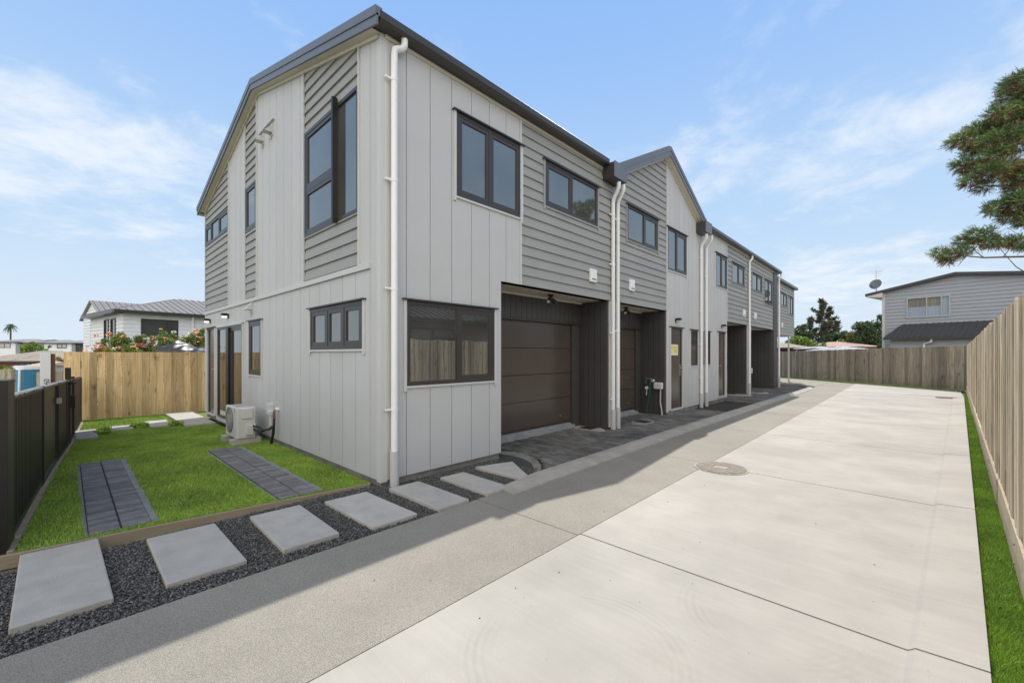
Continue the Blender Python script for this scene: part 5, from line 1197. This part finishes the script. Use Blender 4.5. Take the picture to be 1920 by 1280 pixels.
# number pillar and brown panel
T0 = at(85, 7.6); zt_ = EYE-(661-HY)*7.6/FPX
root = empty('number_pillar', (T0[0], T0[1], 0), 'white board pillar with the number 60 written sideways, beyond the metal fence', 'pillar')
a_ = math.atan2(T0[1], T0[0])+math.pi/2
b = MB(); b.obox(T0, 0.065, 0.03, zt_+0.3, -0.3, a_); b.build('board', M['white'], root, bevel=0.003)
T1 = at(97.5, 7.7); b = MB(); b.obox(T1, 0.042, 0.02, zt_+0.28, -0.3, a_); b.build('side_panel', mat('brown_board', (0.20, 0.09, 0.05), 0.7, 0.2, 8), root)
cu = bpy.data.curves.new('number', 'FONT'); cu.body = '60'; cu.size = 0.105; cu.extrude = 0.001; cu.align_x = 'CENTER'; cu.align_y = 'CENTER'
to = bpy.data.objects.new('number', cu); scene.collection.objects.link(to)
fx = Vector((-T0[0], -T0[1], 0)).normalized(); rt = Vector((0, 0, 1)).cross(fx)     # facing the camera
rm = Matrix((( *(Vector((0, 0, 1))), 0), (*(-rt), 0), (*fx, 0), (0, 0, 0, 1))).transposed()
wpos = Vector((T0[0], T0[1], EYE-(716-HY)*7.5/FPX))+fx*0.0335+rt*0.02
to.data.materials.append(M['gutter'])
dg = bpy.context.evaluated_depsgraph_get(); me = bpy.data.meshes.new_from_object(to.evaluated_get(dg)); bpy.data.objects.remove(to)
me.transform(Matrix.Translation(wpos) @ rm)
no = bpy.data.objects.new('number', me); scene.collection.objects.link(no); no.parent = root; no.location = -root.location
# old fence in the neighbouring section
of = empty('paling_fence', (-24, -3, -0.6), 'old grey paling fence in the section beyond the metal fence', 'fence')
b = MB(); palings(b, at(-40, 19), at(34, 19), EYE-(692-HY)*19/FPX, EYE-(692-HY)*19/FPX, -1.3, 0.15, (0.7, -0.7), 0.02, 0.01); palings(b, at(69, 19), at(140, 19), EYE-(697-HY)*19/FPX, EYE-(694-HY)*19/FPX, -1.3, 0.15, (0.7, -0.7), 0.02, 0.01); b.build('palings', M['backp'], of)
# black vinyl cover behind the timber fence
def tarp(px0, px1, ytop, dd, label):
    b = MB(); n = 60; m_ = 16; V = []; A = at(px0, dd); B = at(px1, dd+0.6)
    for j in range(m_+1):
        for i in range(n+1):
            t = i/n; s = j/m_; x = A[0]+(B[0]-A[0])*t-SA*s*1.8; y = A[1]+(B[1]-A[1])*t+CA*s*1.8
            prof = min(1, (min(t, 1-t)*5))**0.5*(0.75+0.25*math.sin(t*5.5+0.4)); edge = math.sin(math.pi*min(1, max(0.0, s*0.9+0.08)))**0.5
            z = 1.35+(EYE-(ytop-HY)*dd/FPX-1.35)*prof*edge*(0.90+0.07*math.sin(t*17+s*6)+0.05*math.sin(t*37+s*11)+0.05*math.sin(t*61-s*9))
            if j == 0: z = 0.6
            V.append((x, y, z))
    F = [(j*(n+1)+i, j*(n+1)+i+1, (j+1)*(n+1)+i+1, (j+1)*(n+1)+i) for j in range(m_) for i in range(n)]
    b.add(V, F, .5); o = b.build('vinyl_cover', mat('black_vinyl', (0.035, 0.034, 0.034), 0.38, 0.1), smooth=True)
    sm = o.modifiers.new('solid', 'SOLIDIFY'); sm.thickness = 0.02
    return tag(o, label, 'cover')
tarp(266, 394, 636, 15.0, 'black vinyl cover bulging over the honey coloured fence in front of the flowers')
# ================================================================== plants
def leaves(n, centers, radii, size, rnd_base=0.5, flat=0.6, elong=1.6, seedv=1, shape=None):
    """n small leaf triangles gathered in lumps; returns V, F, rnd"""
    r = np.random.default_rng(seedv); C = np.array(centers, float); Rr = np.array(radii, float)
    w_ = Rr**2; idx = r.choice(len(C), n, p=w_/w_.sum())
    dirv = r.normal(0, 1, (n, 3)); dirv /= np.linalg.norm(dirv, axis=1)[:, None]
    rad = r.random(n)**0.45; P = C[idx]+dirv*rad[:, None]*Rr[idx][:, None]*np.array([1, 1, flat])
    d1 = r.normal(0, 1, (n, 3)); d1 /= np.linalg.norm(d1, axis=1)[:, None]; d2 = np.cross(d1, r.normal(0, 1, (n, 3))); d2 /= np.linalg.norm(d2, axis=1)[:, None]+1e-6
    s = size*r.uniform(0.6, 1.3, n)[:, None]
    V = np.stack([P-d2*s*0.45, P+d2*s*0.45, P+d1*s*elong, ], 1)
    rn = np.clip(rnd_base+r.normal(0, 0.22, n)+0.25*(r.random(len(C))[idx]-0.5), 0, 1)
    return V.reshape(-1, 3), np.arange(3*n).reshape(n, 3), np.repeat(rn, 3)
def lumps(c, rx, ry, rz, n, r0, r1, seedv):
    r = np.random.default_rng(seedv); L_ = []; Q = []
    for i in range(n):
        v = r.normal(0, 1, 3); v /= np.linalg.norm(v); k = r.random()**0.4
        L_.append((c[0]+v[0]*rx*k, c[1]+v[1]*ry*k, c[2]+v[2]*rz*k)); Q.append(r.uniform(r0, r1))
    return L_, Q
def tree(px, dd, ytop, ybase, wpx, label, leafm, kind='broad', n=9000, seedv=3, name='tree', zg=None, leaf=None, group=None, trunk=True, cat='tree', nl=26):
    x, y = at(px, dd); s = dd/FPX; zt = EYE-(ytop-HY)*s; zb = zg if zg is not None else EYE-(ybase-HY)*s; H = zt-zb; rw = wpx*s/2
    root = empty(name, (x, y, zb), label, cat, group)
    r = np.random.default_rng(seedv); leaf = leaf or 0.004*dd
    if kind == 'broad':
        C, Q = lumps((x, y, zb+H*0.62), rw*0.80, rw*0.80, H*0.30, nl, rw*0.20, rw*0.42, seedv)
        C += [(x+rw*0.3, y, zt-rw*0.25)]; Q += [rw*0.25]
        V, F, rn = leaves(n, C, Q, leaf, seedv=seedv, flat=0.75)
    elif kind == 'bush':
        C, Q = lumps((x, y, zb+H*0.5), rw*0.85, rw*0.7, H*0.36, nl, min(rw, H)*0.16, min(rw, H)*0.32, seedv)
        V, F, rn = leaves(n, C, Q, leaf, seedv=seedv, flat=0.85)
    elif kind == 'conifer':
        C = []; Q = []
        for (ox, hh_, ww_, mm) in ((0.0, 1.0, 0.95, 30), (0.42, 0.88, 0.65, 18), (-0.55, 0.72, 0.6, 15), (0.85, 0.66, 0.5, 12), (-1.0, 0.5, 0.42, 8)):
            for i in range(mm):
                t = (i+0.5)/mm; z = zb+H*hh_*(0.22+0.78*t); rr = rw*ww_*(1-t)**0.75*(0.55+0.6*r.random())+0.12; a = r.uniform(0, 6.28)
                for k in range(5):
                    f = 0.2+0.8*k/4; C.append((x+CA*ox*rw*(0.5+0.5*min(1, hh_*t*1.3))+rr*f*math.cos(a), y+SA*ox*rw*(0.5+0.5*t)+rr*f*math.sin(a), z+rr*0.55*(k/4)**1.6)); Q.append(rw*0.062*(1.25-0.7*k/4)+0.05)
        V, F, rn = leaves(n, C, Q, leaf, seedv=seedv, flat=0.6, elong=2.2)
    b = MB()
    if trunk:
        tr = max(0.05, H*0.022); top = zb+H*(0.95 if kind == 'conifer' else 0.6)
        b.tube([(x, y, zb-0.2), (x+0.02*H, y, zb+H*0.3), (x, y, top)], [tr*1.4, tr, tr*0.3], 8)
        for k in range(7 if kind != 'conifer' else 16):
            c = C[int(r.integers(len(C)))]; z0 = zb+H*r.uniform(0.25, 0.5) if kind != 'conifer' else c[2]-rw*0.1
            b.tube([(x, y, z0), ((x+c[0])/2, (y+c[1])/2, (z0+c[2])/2+0.05), c], [tr*0.6, tr*0.35, tr*0.12], 5)
        b.build('trunk', M['bark'], root)
    np_tris('crown' if cat == 'tree' else 'foliage', V, F, rn, leafm, root)
    return root, C
M['bark'] = mat('bark', (0.13, 0.095, 0.07), 0.9, 0.3, 8, 0.5, 30)
M['lf_dark'] = leafmat('dark_leaf', (0.085, 0.120, 0.050), (0.045, 0.068, 0.035), 0.6)
M['lf_mid'] = leafmat('mid_leaf', (0.085, 0.14, 0.040), (0.05, 0.085, 0.030), 0.5)
M['lf_lime'] = leafmat('lime_leaf', (0.23, 0.33, 0.06), (0.14, 0.22, 0.045), 0.45)
M['lf_olive'] = leafmat('olive_leaf', (0.24, 0.25, 0.06), (0.15, 0.16, 0.05), 0.4)
M['lf_con'] = leafmat('conifer_needle', (0.105, 0.115, 0.065), (0.055, 0.066, 0.045), 0.6)
# right side
tree(1540, 72, 562, 655, 74, 'tall dark conifer with open upswept branches beyond the back fence', M['lf_con'], 'conifer', 9500, 5, name='conifer', zg=0, leaf=0.22)
tree(1500, 64, 606, 655, 44, 'dark rounded tree just right of the farthest townhouse', M['lf_dark'], 'broad', 5000, 6, zg=0, leaf=0.22)
tree(1572, 66, 618, 655, 50, 'dark low tree between the conifer and the yellowish tree', M['lf_dark'], 'broad', 4500, 8, zg=0, leaf=0.22)
tree(1600, 60, 617, 656, 56, 'yellow green rounded tree in the middle of the background', M['lf_olive'], 'broad', 6000, 9, zg=0, leaf=0.2)
tree(1640, 56, 588, 660, 66, 'dense dark green tree beside the corner of the pale grey house', M['lf_dark'], 'broad', 11000, 10, zg=0, leaf=0.2, nl=40)
tree(1500, 52, 628, 655, 56, 'light green leafy shrub left of the conifer trunk', M['lf_lime'], 'bush', 4500, 12, name='shrub', zg=0.8, leaf=0.16, trunk=False, cat='shrub')
tree(1533, 50, 636, 656, 38, 'bright green shrub at the foot of the conifer', M['lf_lime'], 'bush', 3500, 13, name='shrub', zg=0.8, leaf=0.15, trunk=False, cat='shrub')
tree(1656, 36, 638, 662, 30, 'small green shrub at the corner of the pale grey house', M['lf_mid'], 'bush', 3000, 14, name='shrub', zg=0.6, leaf=0.11, trunk=False, cat='shrub')
# left side
tree(62, 48, 639, 668, 44, 'young light green tree in front of the far townhouses', M['lf_lime'], 'broad', 4200, 21, zg=-1.5, leaf=0.15)
tree(92, 44, 648, 672, 16, 'slim dark green tree above the white number pillar', M['lf_mid'], 'broad', 1500, 22, zg=-1.5, leaf=0.13)
tree(112, 34, 660, 676, 36, 'yellow green hedge above the peach coloured shed roof', M['lf_olive'], 'bush', 2500, 23, name='shrub', zg=-0.2, leaf=0.10, trunk=False, cat='shrub')
tree(0, 20, 672, 700, 48, 'lime green shrub at the left edge behind the metal fence', M['lf_lime'], 'bush', 3500, 24, name='shrub', zg=-0.4, leaf=0.08, trunk=False, cat='shrub')
tree(72, 26, 684, 712, 34, 'low green shrub between the portable toilet and the number pillar', M['lf_lime'], 'bush', 2500, 25, name='shrub', zg=-1.2, leaf=0.09, trunk=False, cat='shrub')
# palm
px_, dd_ = 20, 75; x, y = at(px_, dd_); s = dd_/FPX; zt_ = EYE-(610-HY)*s; pr = empty('palm', (x, y, -3.5), 'tall thin palm on the skyline at the far left', 'palm tree')
b = MB(); b.tube([(x, y, -3.6), (x, y, 0), (x+0.1, y, zt_)], [0.16, 0.13, 0.12], 8); b.build('trunk', M['bark'], pr)
r = np.random.default_rng(4); Vs = []; Fs = []; k_ = 0
for i in range(70):
    a = r.uniform(0, 6.28); el = r.uniform(-0.9, 1.35); Lf = r.uniform(0.7, 1.15)
    for j in range(8):
        t0, t1 = j/8, (j+1)/8
        def pp(t): return np.array([x+math.cos(a)*math.cos(el)*Lf*t, y+math.sin(a)*math.cos(el)*Lf*t, zt_+math.sin(el)*Lf*t-0.9*t*t])
        p0, p1 = pp(t0), pp(t1); wv = np.array([-math.sin(a), math.cos(a), 0])*0.16*(1-t0*0.7)
        Vs += [p0-wv+[0, 0, -.1], p1, p0]; Vs += [p0+wv+[0, 0, -.1], p1, p0]; Fs += [[k_, k_+1, k_+2], [k_+3, k_+4, k_+5]]; k_ += 6
np_tris('crown', np.array(Vs), np.array(Fs), r.random(len(Vs)), M['lf_mid'], pr)
# flowering shrubs behind the honey coloured fence (roses in many colours)
fcol = {'orange': (0.72, 0.30, 0.10), 'yellow': (0.80, 0.62, 0.05), 'pink': (0.72, 0.20, 0.32), 'red': (0.60, 0.03, 0.06), 'salmon': (0.78, 0.42, 0.30), 'white': (0.8, 0.78, 0.7)}
for k_c, c in fcol.items(): M['fl_'+k_c] = mat('petal_'+k_c, c, 0.6, 0.1, 20, attr=0.15)
M['lf_rose'] = leafmat('rose_leaf', (0.26, 0.34, 0.09), (0.12, 0.19, 0.05), 0.6)
fl = [(196, 15.6, 641, 26, ['orange', 'salmon', 'red'], 'flowering shrub with coral blooms at the left end of the flower bed'),
      (222, 15.2, 628, 34, ['orange', 'yellow', 'pink'], 'flowering shrub with a tall orange bloom before the small side windows'),
      (247, 15.4, 638, 34, ['yellow', 'yellow', 'salmon'], 'flowering shrub covered in yellow blooms'),
      (272, 16.0, 630, 32, ['pink', 'red', 'pink'], 'flowering shrub with pink and crimson blooms under the wide dark window'),
      (302, 16.9, 620, 36, ['orange', 'salmon', 'yellow'], 'flowering shrub with orange blooms standing tall before the wide dark window'),
      (328, 16.9, 630, 32, ['yellow', 'pink', 'white'], 'flowering shrub with cream and pink blooms above the black cover'),
      (356, 17.2, 622, 34, ['white', 'salmon', 'yellow'], 'pale flowering shrub right of the wide dark window'),
      (382, 17.4, 616, 28, ['orange', 'orange', 'salmon'], 'flowering shrub with dense orange blooms against the townhouse corner')]
for i, (px, dd, yt, wpx, cols, label) in enumerate(fl):
    yt -= 16
    root, C = tree(px, dd, yt, 672, wpx*1.45, label, M['lf_rose'], 'bush', 6500, 40+i, name='flowering_shrub', zg=0.9, leaf=0.035, trunk=False, cat='shrub', group='flowering shrubs behind the timber fence', nl=34)
    r = np.random.default_rng(60+i); s = dd/FPX
    b = MB()
    for k in range(9):
        c = C[int(r.integers(len(C)))]; b.tube([(root.location.x+r.uniform(-.2, .2), root.location.y+r.uniform(-.1, .1), 0.5), (c[0], c[1], c[2]-0.1), (c[0]+r.uniform(-.1, .1), c[1], c[2]+r.uniform(0.05, 0.25))], [0.012, 0.008, 0.004], 5)
    b.build('stems', M['lf_mid'], root)
    for k in range(32):
        c = C[int(r.integers(len(C)))]; cc = cols[int(r.integers(len(cols)))]; p = Vector(c)+Vector((r.uniform(-.12, .12), r.uniform(-.12, .12), r.uniform(-0.05, 0.2))); p += Vector((SA, -CA, 0))*r.uniform(0.05, 0.25)
        mb_ = MB(); sz = r.uniform(0.03, 0.075)
        for q in range(7):
            a = q*0.9+r.uniform(0, .5); dd2 = Vector((math.cos(a), math.sin(a), r.uniform(-.2, .9))).normalized(); sd = dd2.cross(Vector((r.uniform(-1, 1), r.uniform(-1, 1), r.uniform(-1, 1)))).normalized()
            mb_.add([p, p+dd2*sz+sd*sz*0.6, p+dd2*sz*1.15, p+dd2*sz-sd*sz*0.6], [(0, 1, 2, 3)])
        mb_.build('bloom', M['fl_'+cc], root)
# ================================================================== background, right: pale grey two-storey house
DR = (-SA*1+CA*(-0.659), CA*1+SA*(-0.659)); Lq = math.hypot(*DR); DR = (-DR[0]/Lq, -DR[1]/Lq)      # along the wall, coming closer to the right
A = at(1657, 26.5); Nn = (DR[1], -DR[0])
if Nn[0]*-A[0]+Nn[1]*-A[1] < 0: Nn = (-Nn[0], -Nn[1])
B_ = (A[0]+DR[0], A[1]+DR[1]); pl = Plane('G', (A, DR, Nn))
rh = empty('house', (A[0], A[1], 0), 'pale grey weatherboard house with shallow gable and satellite dish behind the back fence', 'house')
Z = lambda px, py: z_on(px, py, A, DR); U = lambda px: u_on(px, A, DR)
uR = U(1793); zL, zR = Z(1657, 549), Z(1793, 516)
uEnd = uR+11.0; k1 = (zR-zL)/uR; zEnd = zR-(uEnd-uR)*0.14
win = (U(1700), U(1783), Z(1700, 597), Z(1700, 559)); win2 = (U(1781), U(1781)+2.2, Z(1781, 700), Z(1781, 648))
b = MB(); poly = [(0, 0), (uEnd, 0), (uEnd, zEnd), (uR, zR), (0, zL)]
boards(b, pl, poly, [win, win2], 0.20, 0, 0.035, 0.0); b.build('wall', M['wbg'], rh)
b = MB()
def q3(u, v, z): return (A[0]+DR[0]*u-Nn[0]*v, A[1]+DR[1]*u-Nn[1]*v, z)
b.prism([q3(u, 0.06, z) for u, z in poly], [q3(u, 9, z-0.02) for u, z in poly]); b.build('inner_wall', M['wbg'], rh)
b = MB(); ov = 0.85
def roofseg(u0, z0, u1, z1, m_): 
    b.prism([q3(u0, -0.3, z0+0.0), q3(u1, -0.3, z1), q3(u1, 9.3, z1), q3(u0, 9.3, z0)], [q3(u0, -0.3, z0+0.16), q3(u1, -0.3, z1+0.16), q3(u1, 9.3, z1+0.16), q3(u0, 9.3, z0+0.16)], .5)
roofseg(-ov, zL-k1*ov, uR, zR, 0); roofseg(uR, zR, uEnd+0.5, zEnd-0.07, 0); b.build('roof', M['roofb'], rh)
b = MB(); b.prism([q3(-ov+0.03, -0.28, zL-k1*ov-0.04), q3(0, -0.28, zL-0.3), q3(0, 9, zL-0.3), q3(-ov+0.03, 9, zL-k1*ov-0.04)], [q3(-ov+0.03, -0.28, zL-k1*ov-0.01), q3(0, -0.28, zL-0.01), q3(0, 9, zL-0.01), q3(-ov+.03, 9, zL-k1*ov-0.01)]); b.build('soffit', M['soffit'], rh)
b = MB(); rbox(b, pl, -0.07, 0.07, 0, zL-0.02, 0.0, 0.06); b.build('corner_board', M['trim'], rh)
M['almw'] = mat('pale_aluminium', (0.42, 0.43, 0.44), 0.4)
wn = MB(); u0, u1, z0, z1 = win
rbox(wn, pl, u0, u1, z1-0.07, z1, -0.04, 0.07); rbox(wn, pl, u0, u1, z0, z0+0.07, -0.04, 0.07); rbox(wn, pl, u0, u0+0.07, z0+.07, z1-.07, -.04, .07); rbox(wn, pl, u1-0.07, u1, z0+.07, z1-.07, -.04, .07)
for f_ in (0.47, 0.80): uu = u0+(u1-u0)*f_; rbox(wn, pl, uu-0.03, uu+0.03, z0+.07, z1-.07, -.04, .06)
wo = wn.build('window', M['almw'], rh)
M['curt'] = mat('striped_curtain', (0.30, 0.28, 0.24), 0.8, 0.0, 1.0, stretch=(14, 14, 0.2), col2=(0.13, 0.12, 0.10)); M['net'] = mat('net_curtain', (0.36, 0.42, 0.50), 0.6, 0.0, 1.0, stretch=(10, 10, 0.2), col2=(0.26, 0.32, 0.41))
zm = z0+(z1-z0)*0.53
b = MB(); rbox(b, pl, u0+.07, u0+(u1-u0)*0.80, zm, z1-.07, -.03, 0.0); b.build('curtain', M['curt'], wo)
b = MB(); rbox(b, pl, u0+.07, u1-.07, z0+.07, zm-0.001, -.03, 0.0); rbox(b, pl, u0+(u1-u0)*0.801, u1-.07, zm, z1-.07, -.03, 0.0); b.build('net_curtain', M['net'], wo)
window(pl, rh, *win2, splits=((win2[0]+win2[1])/2,), o=0.06, trim=False)
# lean-to roof
la, lb = U(1672), U(1880); zt1, zb1 = Z(1672, 612)+0.1, Z(1672, 634)
b = MB(); ribs_roof(b, [pl.T(la, zb1, 1.5), pl.T(lb+2, zb1, 1.5), pl.T(lb+2, zt1, 0.04), pl.T(la+0.5, zt1, 0.04)], (Nn[0], Nn[1], -0.5), 0.25, 0.03, 0.05); rbox(b, pl, la, lb+2, zb1-0.14, zb1, 1.46, 1.56); b.build('lean_to_roof', M['roofb'], rh)
b = MB(); boards(b, Plane('G', ((A[0]+Nn[0]*1.2, A[1]+Nn[1]*1.2), DR, Nn)), rect(la+0.25, lb+2, 0, zb1-0.05), [], 0.2, 0, 0.035, 0.0); b.build('lean_to_wall', M['wbg'], rh)
b = MB(); ud = U(1745); b.tube([pl.T(ud+0.35, zb1-0.15, 1.5), pl.T(ud+0.3, zb1-0.3, 1.45), pl.T(ud, zb1-0.4, 1.32), pl.T(ud, 0, 1.32)], 0.05, 8); b.build('downpipe', M['white'], rh)
# dish and aerial
dq = U(1645); dz = Z(1645, 538); dc = Vector(q3(-0.35, -0.1, zL-k1*0.35+0.62)); 
ds = empty('satellite_dish', tuple(dc-Vector((0, 0, 0.5))), 'grey satellite dish with a small aerial on the eave of the pale grey house', 'satellite dish')
b = MB(); nd = Vector((-0.35, -0.9, 0.35)).normalized(); e1 = nd.cross(Vector((0, 0, 1))).normalized(); e2 = e1.cross(nd); V = []; n = 20
for j in range(5):
    rr = 0.33*j/4
    for k in range(n): t = 2*math.pi*k/n; V.append(dc+(e1*math.cos(t)+e2*math.sin(t))*rr+nd*(0.09*(j/4)**2))
F = [(j*n+k, j*n+(k+1) % n, (j+1)*n+(k+1) % n, (j+1)*n+k) for j in range(4) for k in range(n)]
b.add(V, F, .5); o = b.build('dish', mat('dish_grey', (0.15, 0.16, 0.18), 0.5), ds, smooth=True); o.modifiers.new('s', 'SOLIDIFY').thickness = 0.01
b = MB(); b.tube([dc-Vector((0, 0, 0.62)), dc-nd*0.05-Vector((0, 0, .1)), dc], 0.02, 6); b.tube([dc-e2*0.35, dc-e2*0.3+nd*0.45], 0.012, 6); b.tube([dc-e2*0.3+nd*0.42, dc-e2*0.28+nd*0.5], 0.035, 8); b.build('mount_arm', M['gutter'], ds)
b = MB(); b.tube([dc, dc+Vector((0, 0, 0.95))], 0.012, 6); 
for k in range(4): zz = 0.55+k*0.1; b.tube([dc+Vector((0, 0, zz)), dc+Vector((0, 0, zz))-e1*(0.12+0.06*(k))*-1], 0.007, 5); b.tube([dc+Vector((0, 0, zz)), dc+Vector((0, 0, zz))-e1*(0.22+0.05*k)], 0.007, 5)
b.build('aerial', M['acd'], ds)
# low roofs behind the back fence
def lowroof(px0, px1, dd, ye, yr, label, roofm, wallm, ridge_px=None, name='house', rin=None, wins=()):
    A = at(px0, dd); B = at(px1, dd); ze = EYE-(ye-HY)*dd/FPX; h = (ye-yr)*dd/FPX; D, Nn, L = frame_dir(A, B)
    return simple_house(A, B, min(7, L*0.9), 0, ze, h, name, label, wallm, roofm, wins, ridge_in=rin if rin else min(L/2-0.01, 2.5), pitch=0.35 if roofm == 'galv' else 9)
lowroof(1440, 1516, 42, 652, 640, 'low house with pale grey roof and brown windows just right of the farthest townhouse', 'tileb', 'redw', wins=[(1.2, 3.0, 1.2, 2.1)])
lowroof(1528, 1576, 38, 653.5, 649.5, 'small building with a flat pale metal roof above the back fence', 'galv', 'redw')
lowroof(1552, 1648, 52, 650, 640, 'low house with a faded red tiled roof above the back fence', 'tiler', 'wbg')
lowroof(1566, 1662, 33, 659.5, 648.5, 'low building with a pyramid of pale grey metal roof above the back fence', 'galv', 'wbg', rin=2.0)
# neighbour across the right fence (seen mirrored in the front window)
A = (4.1, 17.0); B = (4.1, 0.5)
M['tanw'] = mat('tan_wall', (0.46, 0.38, 0.27), 0.8)
D, Nn, L = frame_dir(A, B)
simple_house(A, B, 8, 0, 2.9, 1.7, 'house', 'tan neighbour house behind the right fence, seen only as a reflection in the front window', 'tanw', 'roofb', [(6.2, 8.4, 1.3, 2.6)], ov=0.6, pitch=0.35, winm='trim')
# ================================================================== overhanging conifer at the right edge
TD = 11.0
tx, ty = at(2075, TD+0.5)
tr_ = empty('cypress_tree', (tx, ty, 0), 'large dark green and rust coloured conifer reaching in over the right fence', 'tree')
cl = [(1903, 160, 30), (1925, 148, 28), (1892, 182, 20), (1935, 190, 40), (1870, 212, 20), (1897, 220, 32), (1925, 232, 40),
      (1858, 238, 26), (1830, 248, 26), (1806, 262, 20), (1788, 268, 13), (1845, 268, 30), (1880, 262, 34), (1915, 268, 34), (1820, 282, 16), (1868, 290, 24),
      (1806, 308, 19), (1830, 316, 26), (1858, 322, 26), (1880, 308, 24), (1820, 340, 17), (1845, 350, 17), (1900, 320, 26), (1925, 330, 40), (1905, 352, 22),
      (1868, 388, 18), (1893, 384, 26), (1920, 378, 32), (1855, 396, 10), (1890, 408, 18), (1925, 410, 25),
      (1762, 474, 14), (1782, 478, 18), (1803, 472, 15), (1775, 490, 12), (1806, 452, 15), (1826, 440, 17), (1848, 446, 18), (1828, 460, 14), (1866, 456, 16), (1888, 452, 16), (1912, 454, 18), (1935, 460, 20), (1858, 430, 7)]
r = np.random.default_rng(17); Cs = []; s = TD/FPX
for (px, py, rp) in cl:
    dd = TD+r.uniform(-0.6, 0.6); x, y = at(px, dd); Cs.append((x, y, EYE-(py-HY)*dd/FPX, rp*s*0.76))
# sprays: flattened fans of small needles gathered on short twigs
def sprays(Cs, per, seedv):
    r = np.random.default_rng(seedv); Vv = []; rn = []; under = []
    for (x, y, z, rad) in Cs:
        n = int(per*(rad/0.28)**2)+12
        for i in range(n):
            v = r.normal(0, 1, 3); v /= np.linalg.norm(v); k = r.random()**0.4; p = np.array([x, y, z])+v*rad*k*np.array([1.05, 1.05, 0.72])
            ax = v*0.8+np.array([-0.45*CA, -0.45*SA, 0.05])+r.normal(0, 0.35, 3); ax /= np.linalg.norm(ax)
            sd = np.cross(ax, r.normal(0, 1, 3)); sd /= np.linalg.norm(sd)+1e-6
            rust = (v[2]*k < -0.22 and r.random() < 0.6) or r.random() < 0.05
            bs_ = r.random()
            Ls = r.uniform(0.09, 0.20)
            for j in range(9):
                t = j/9; q = p+ax*Ls*t; s1 = 1 if j % 2 else -1
                tip = q+ax*0.040+sd*s1*(0.052*(1-t*0.6))+r.normal(0, 0.006, 3); wv = np.cross(ax, sd)*0.5+ax; wv /= np.linalg.norm(wv)
                Vv.append([q-wv*0.009, q+wv*0.012, tip]); rn.append(np.clip(0.25+0.5*bs_+r.normal(0, 0.12), 0, 1)); under.append(rust)
    return np.array(Vv), np.array(rn), np.array(under)
V, rn, un = sprays(Cs, 300, 5)
M['cyp'] = leafmat('cypress_green', (0.23, 0.31, 0.085), (0.075, 0.14, 0.065), 0.75); M['rustl'] = leafmat('cypress_rust', (0.26, 0.12, 0.055), (0.15, 0.075, 0.04), 0.5)
for msk, nm, mm in ((~un, 'crown', M['cyp']), (un, 'rusty_foliage', M['rustl'])):
    v = V[msk]; np_tris(nm, v.reshape(-1, 3), np.arange(3*len(v)).reshape(-1, 3), np.repeat(rn[msk], 3), mm, tr_)
b = MB(); b.tube([(tx, ty, -0.1), (tx+0.1, ty, 3), (tx-0.1, ty, 6), (tx, ty, 9)], [0.30, 0.24, 0.16, 0.06], 12)
def P3(px, py, dd=TD): x, y = at(px, dd); return (x, y, EYE-(py-HY)*dd/FPX)
for pts, r0 in (([(2075, 560), (1990, 478), (1920, 481), (1845, 483), (1812, 480), (1785, 482)], 0.055), ([(2075, 520), (1960, 505), (1925, 512), (1905, 500), (1885, 478), (1872, 462)], 0.03), ([(1845, 483), (1830, 472), (1822, 455)], 0.02), ([(1812, 480), (1800, 494), (1795, 500)], 0.015), ([(1880, 483), (1892, 468), (1905, 458)], 0.018), ([(2060, 470), (1960, 452), (1915, 443), (1885, 425)], 0.025),
                ([(2075, 440), (1980, 400), (1900, 390), (1860, 392)], 0.05), ([(2075, 400), (1980, 350), (1900, 352), (1855, 348), (1830, 352)], 0.05), ([(2070, 380), (1960, 320), (1880, 318), (1815, 315)], 0.06), ([(2070, 330), (1960, 275), (1880, 265), (1795, 270)], 0.06), ([(2070, 280), (1960, 235), (1900, 222), (1870, 215)], 0.05), ([(2070, 230), (1970, 185), (1910, 165)], 0.05)):
    P_ = [P3(*p) for p in pts]; n_ = len(P_); b.tube(P_, [0.7*r0*(1-0.8*i/(n_-1)) for i in range(n_)], 6)
b.build('trunk', mat('cypress_bark', (0.20, 0.14, 0.11), 0.9, 0.3, 8), tr_)
# weeds by the slabs at the back
for i, (wx, wy, lb_) in enumerate(((-12.9, 0.58, 'weedy tuft between the first two slabs at the back of the lawn'), (-13.4, 1.2, 'weedy tuft between the middle slabs at the back of the lawn'), (-13.0, 1.84, 'leafy weed beside the door landing slab'))):
    C, Q = lumps((wx, wy, -0.09), 0.22, 0.12, 0.05, 10, 0.05, 0.1, 80+i); V, F, rn = leaves(700, C, Q, 0.03, seedv=90+i)
    V[:, 2] = np.maximum(V[:, 2], -0.15)
    root = empty('weed', (wx, wy, 0), lb_, 'weed', 'weeds by the slabs'); np_tris('foliage', V, F, rn, M['blade'], root)
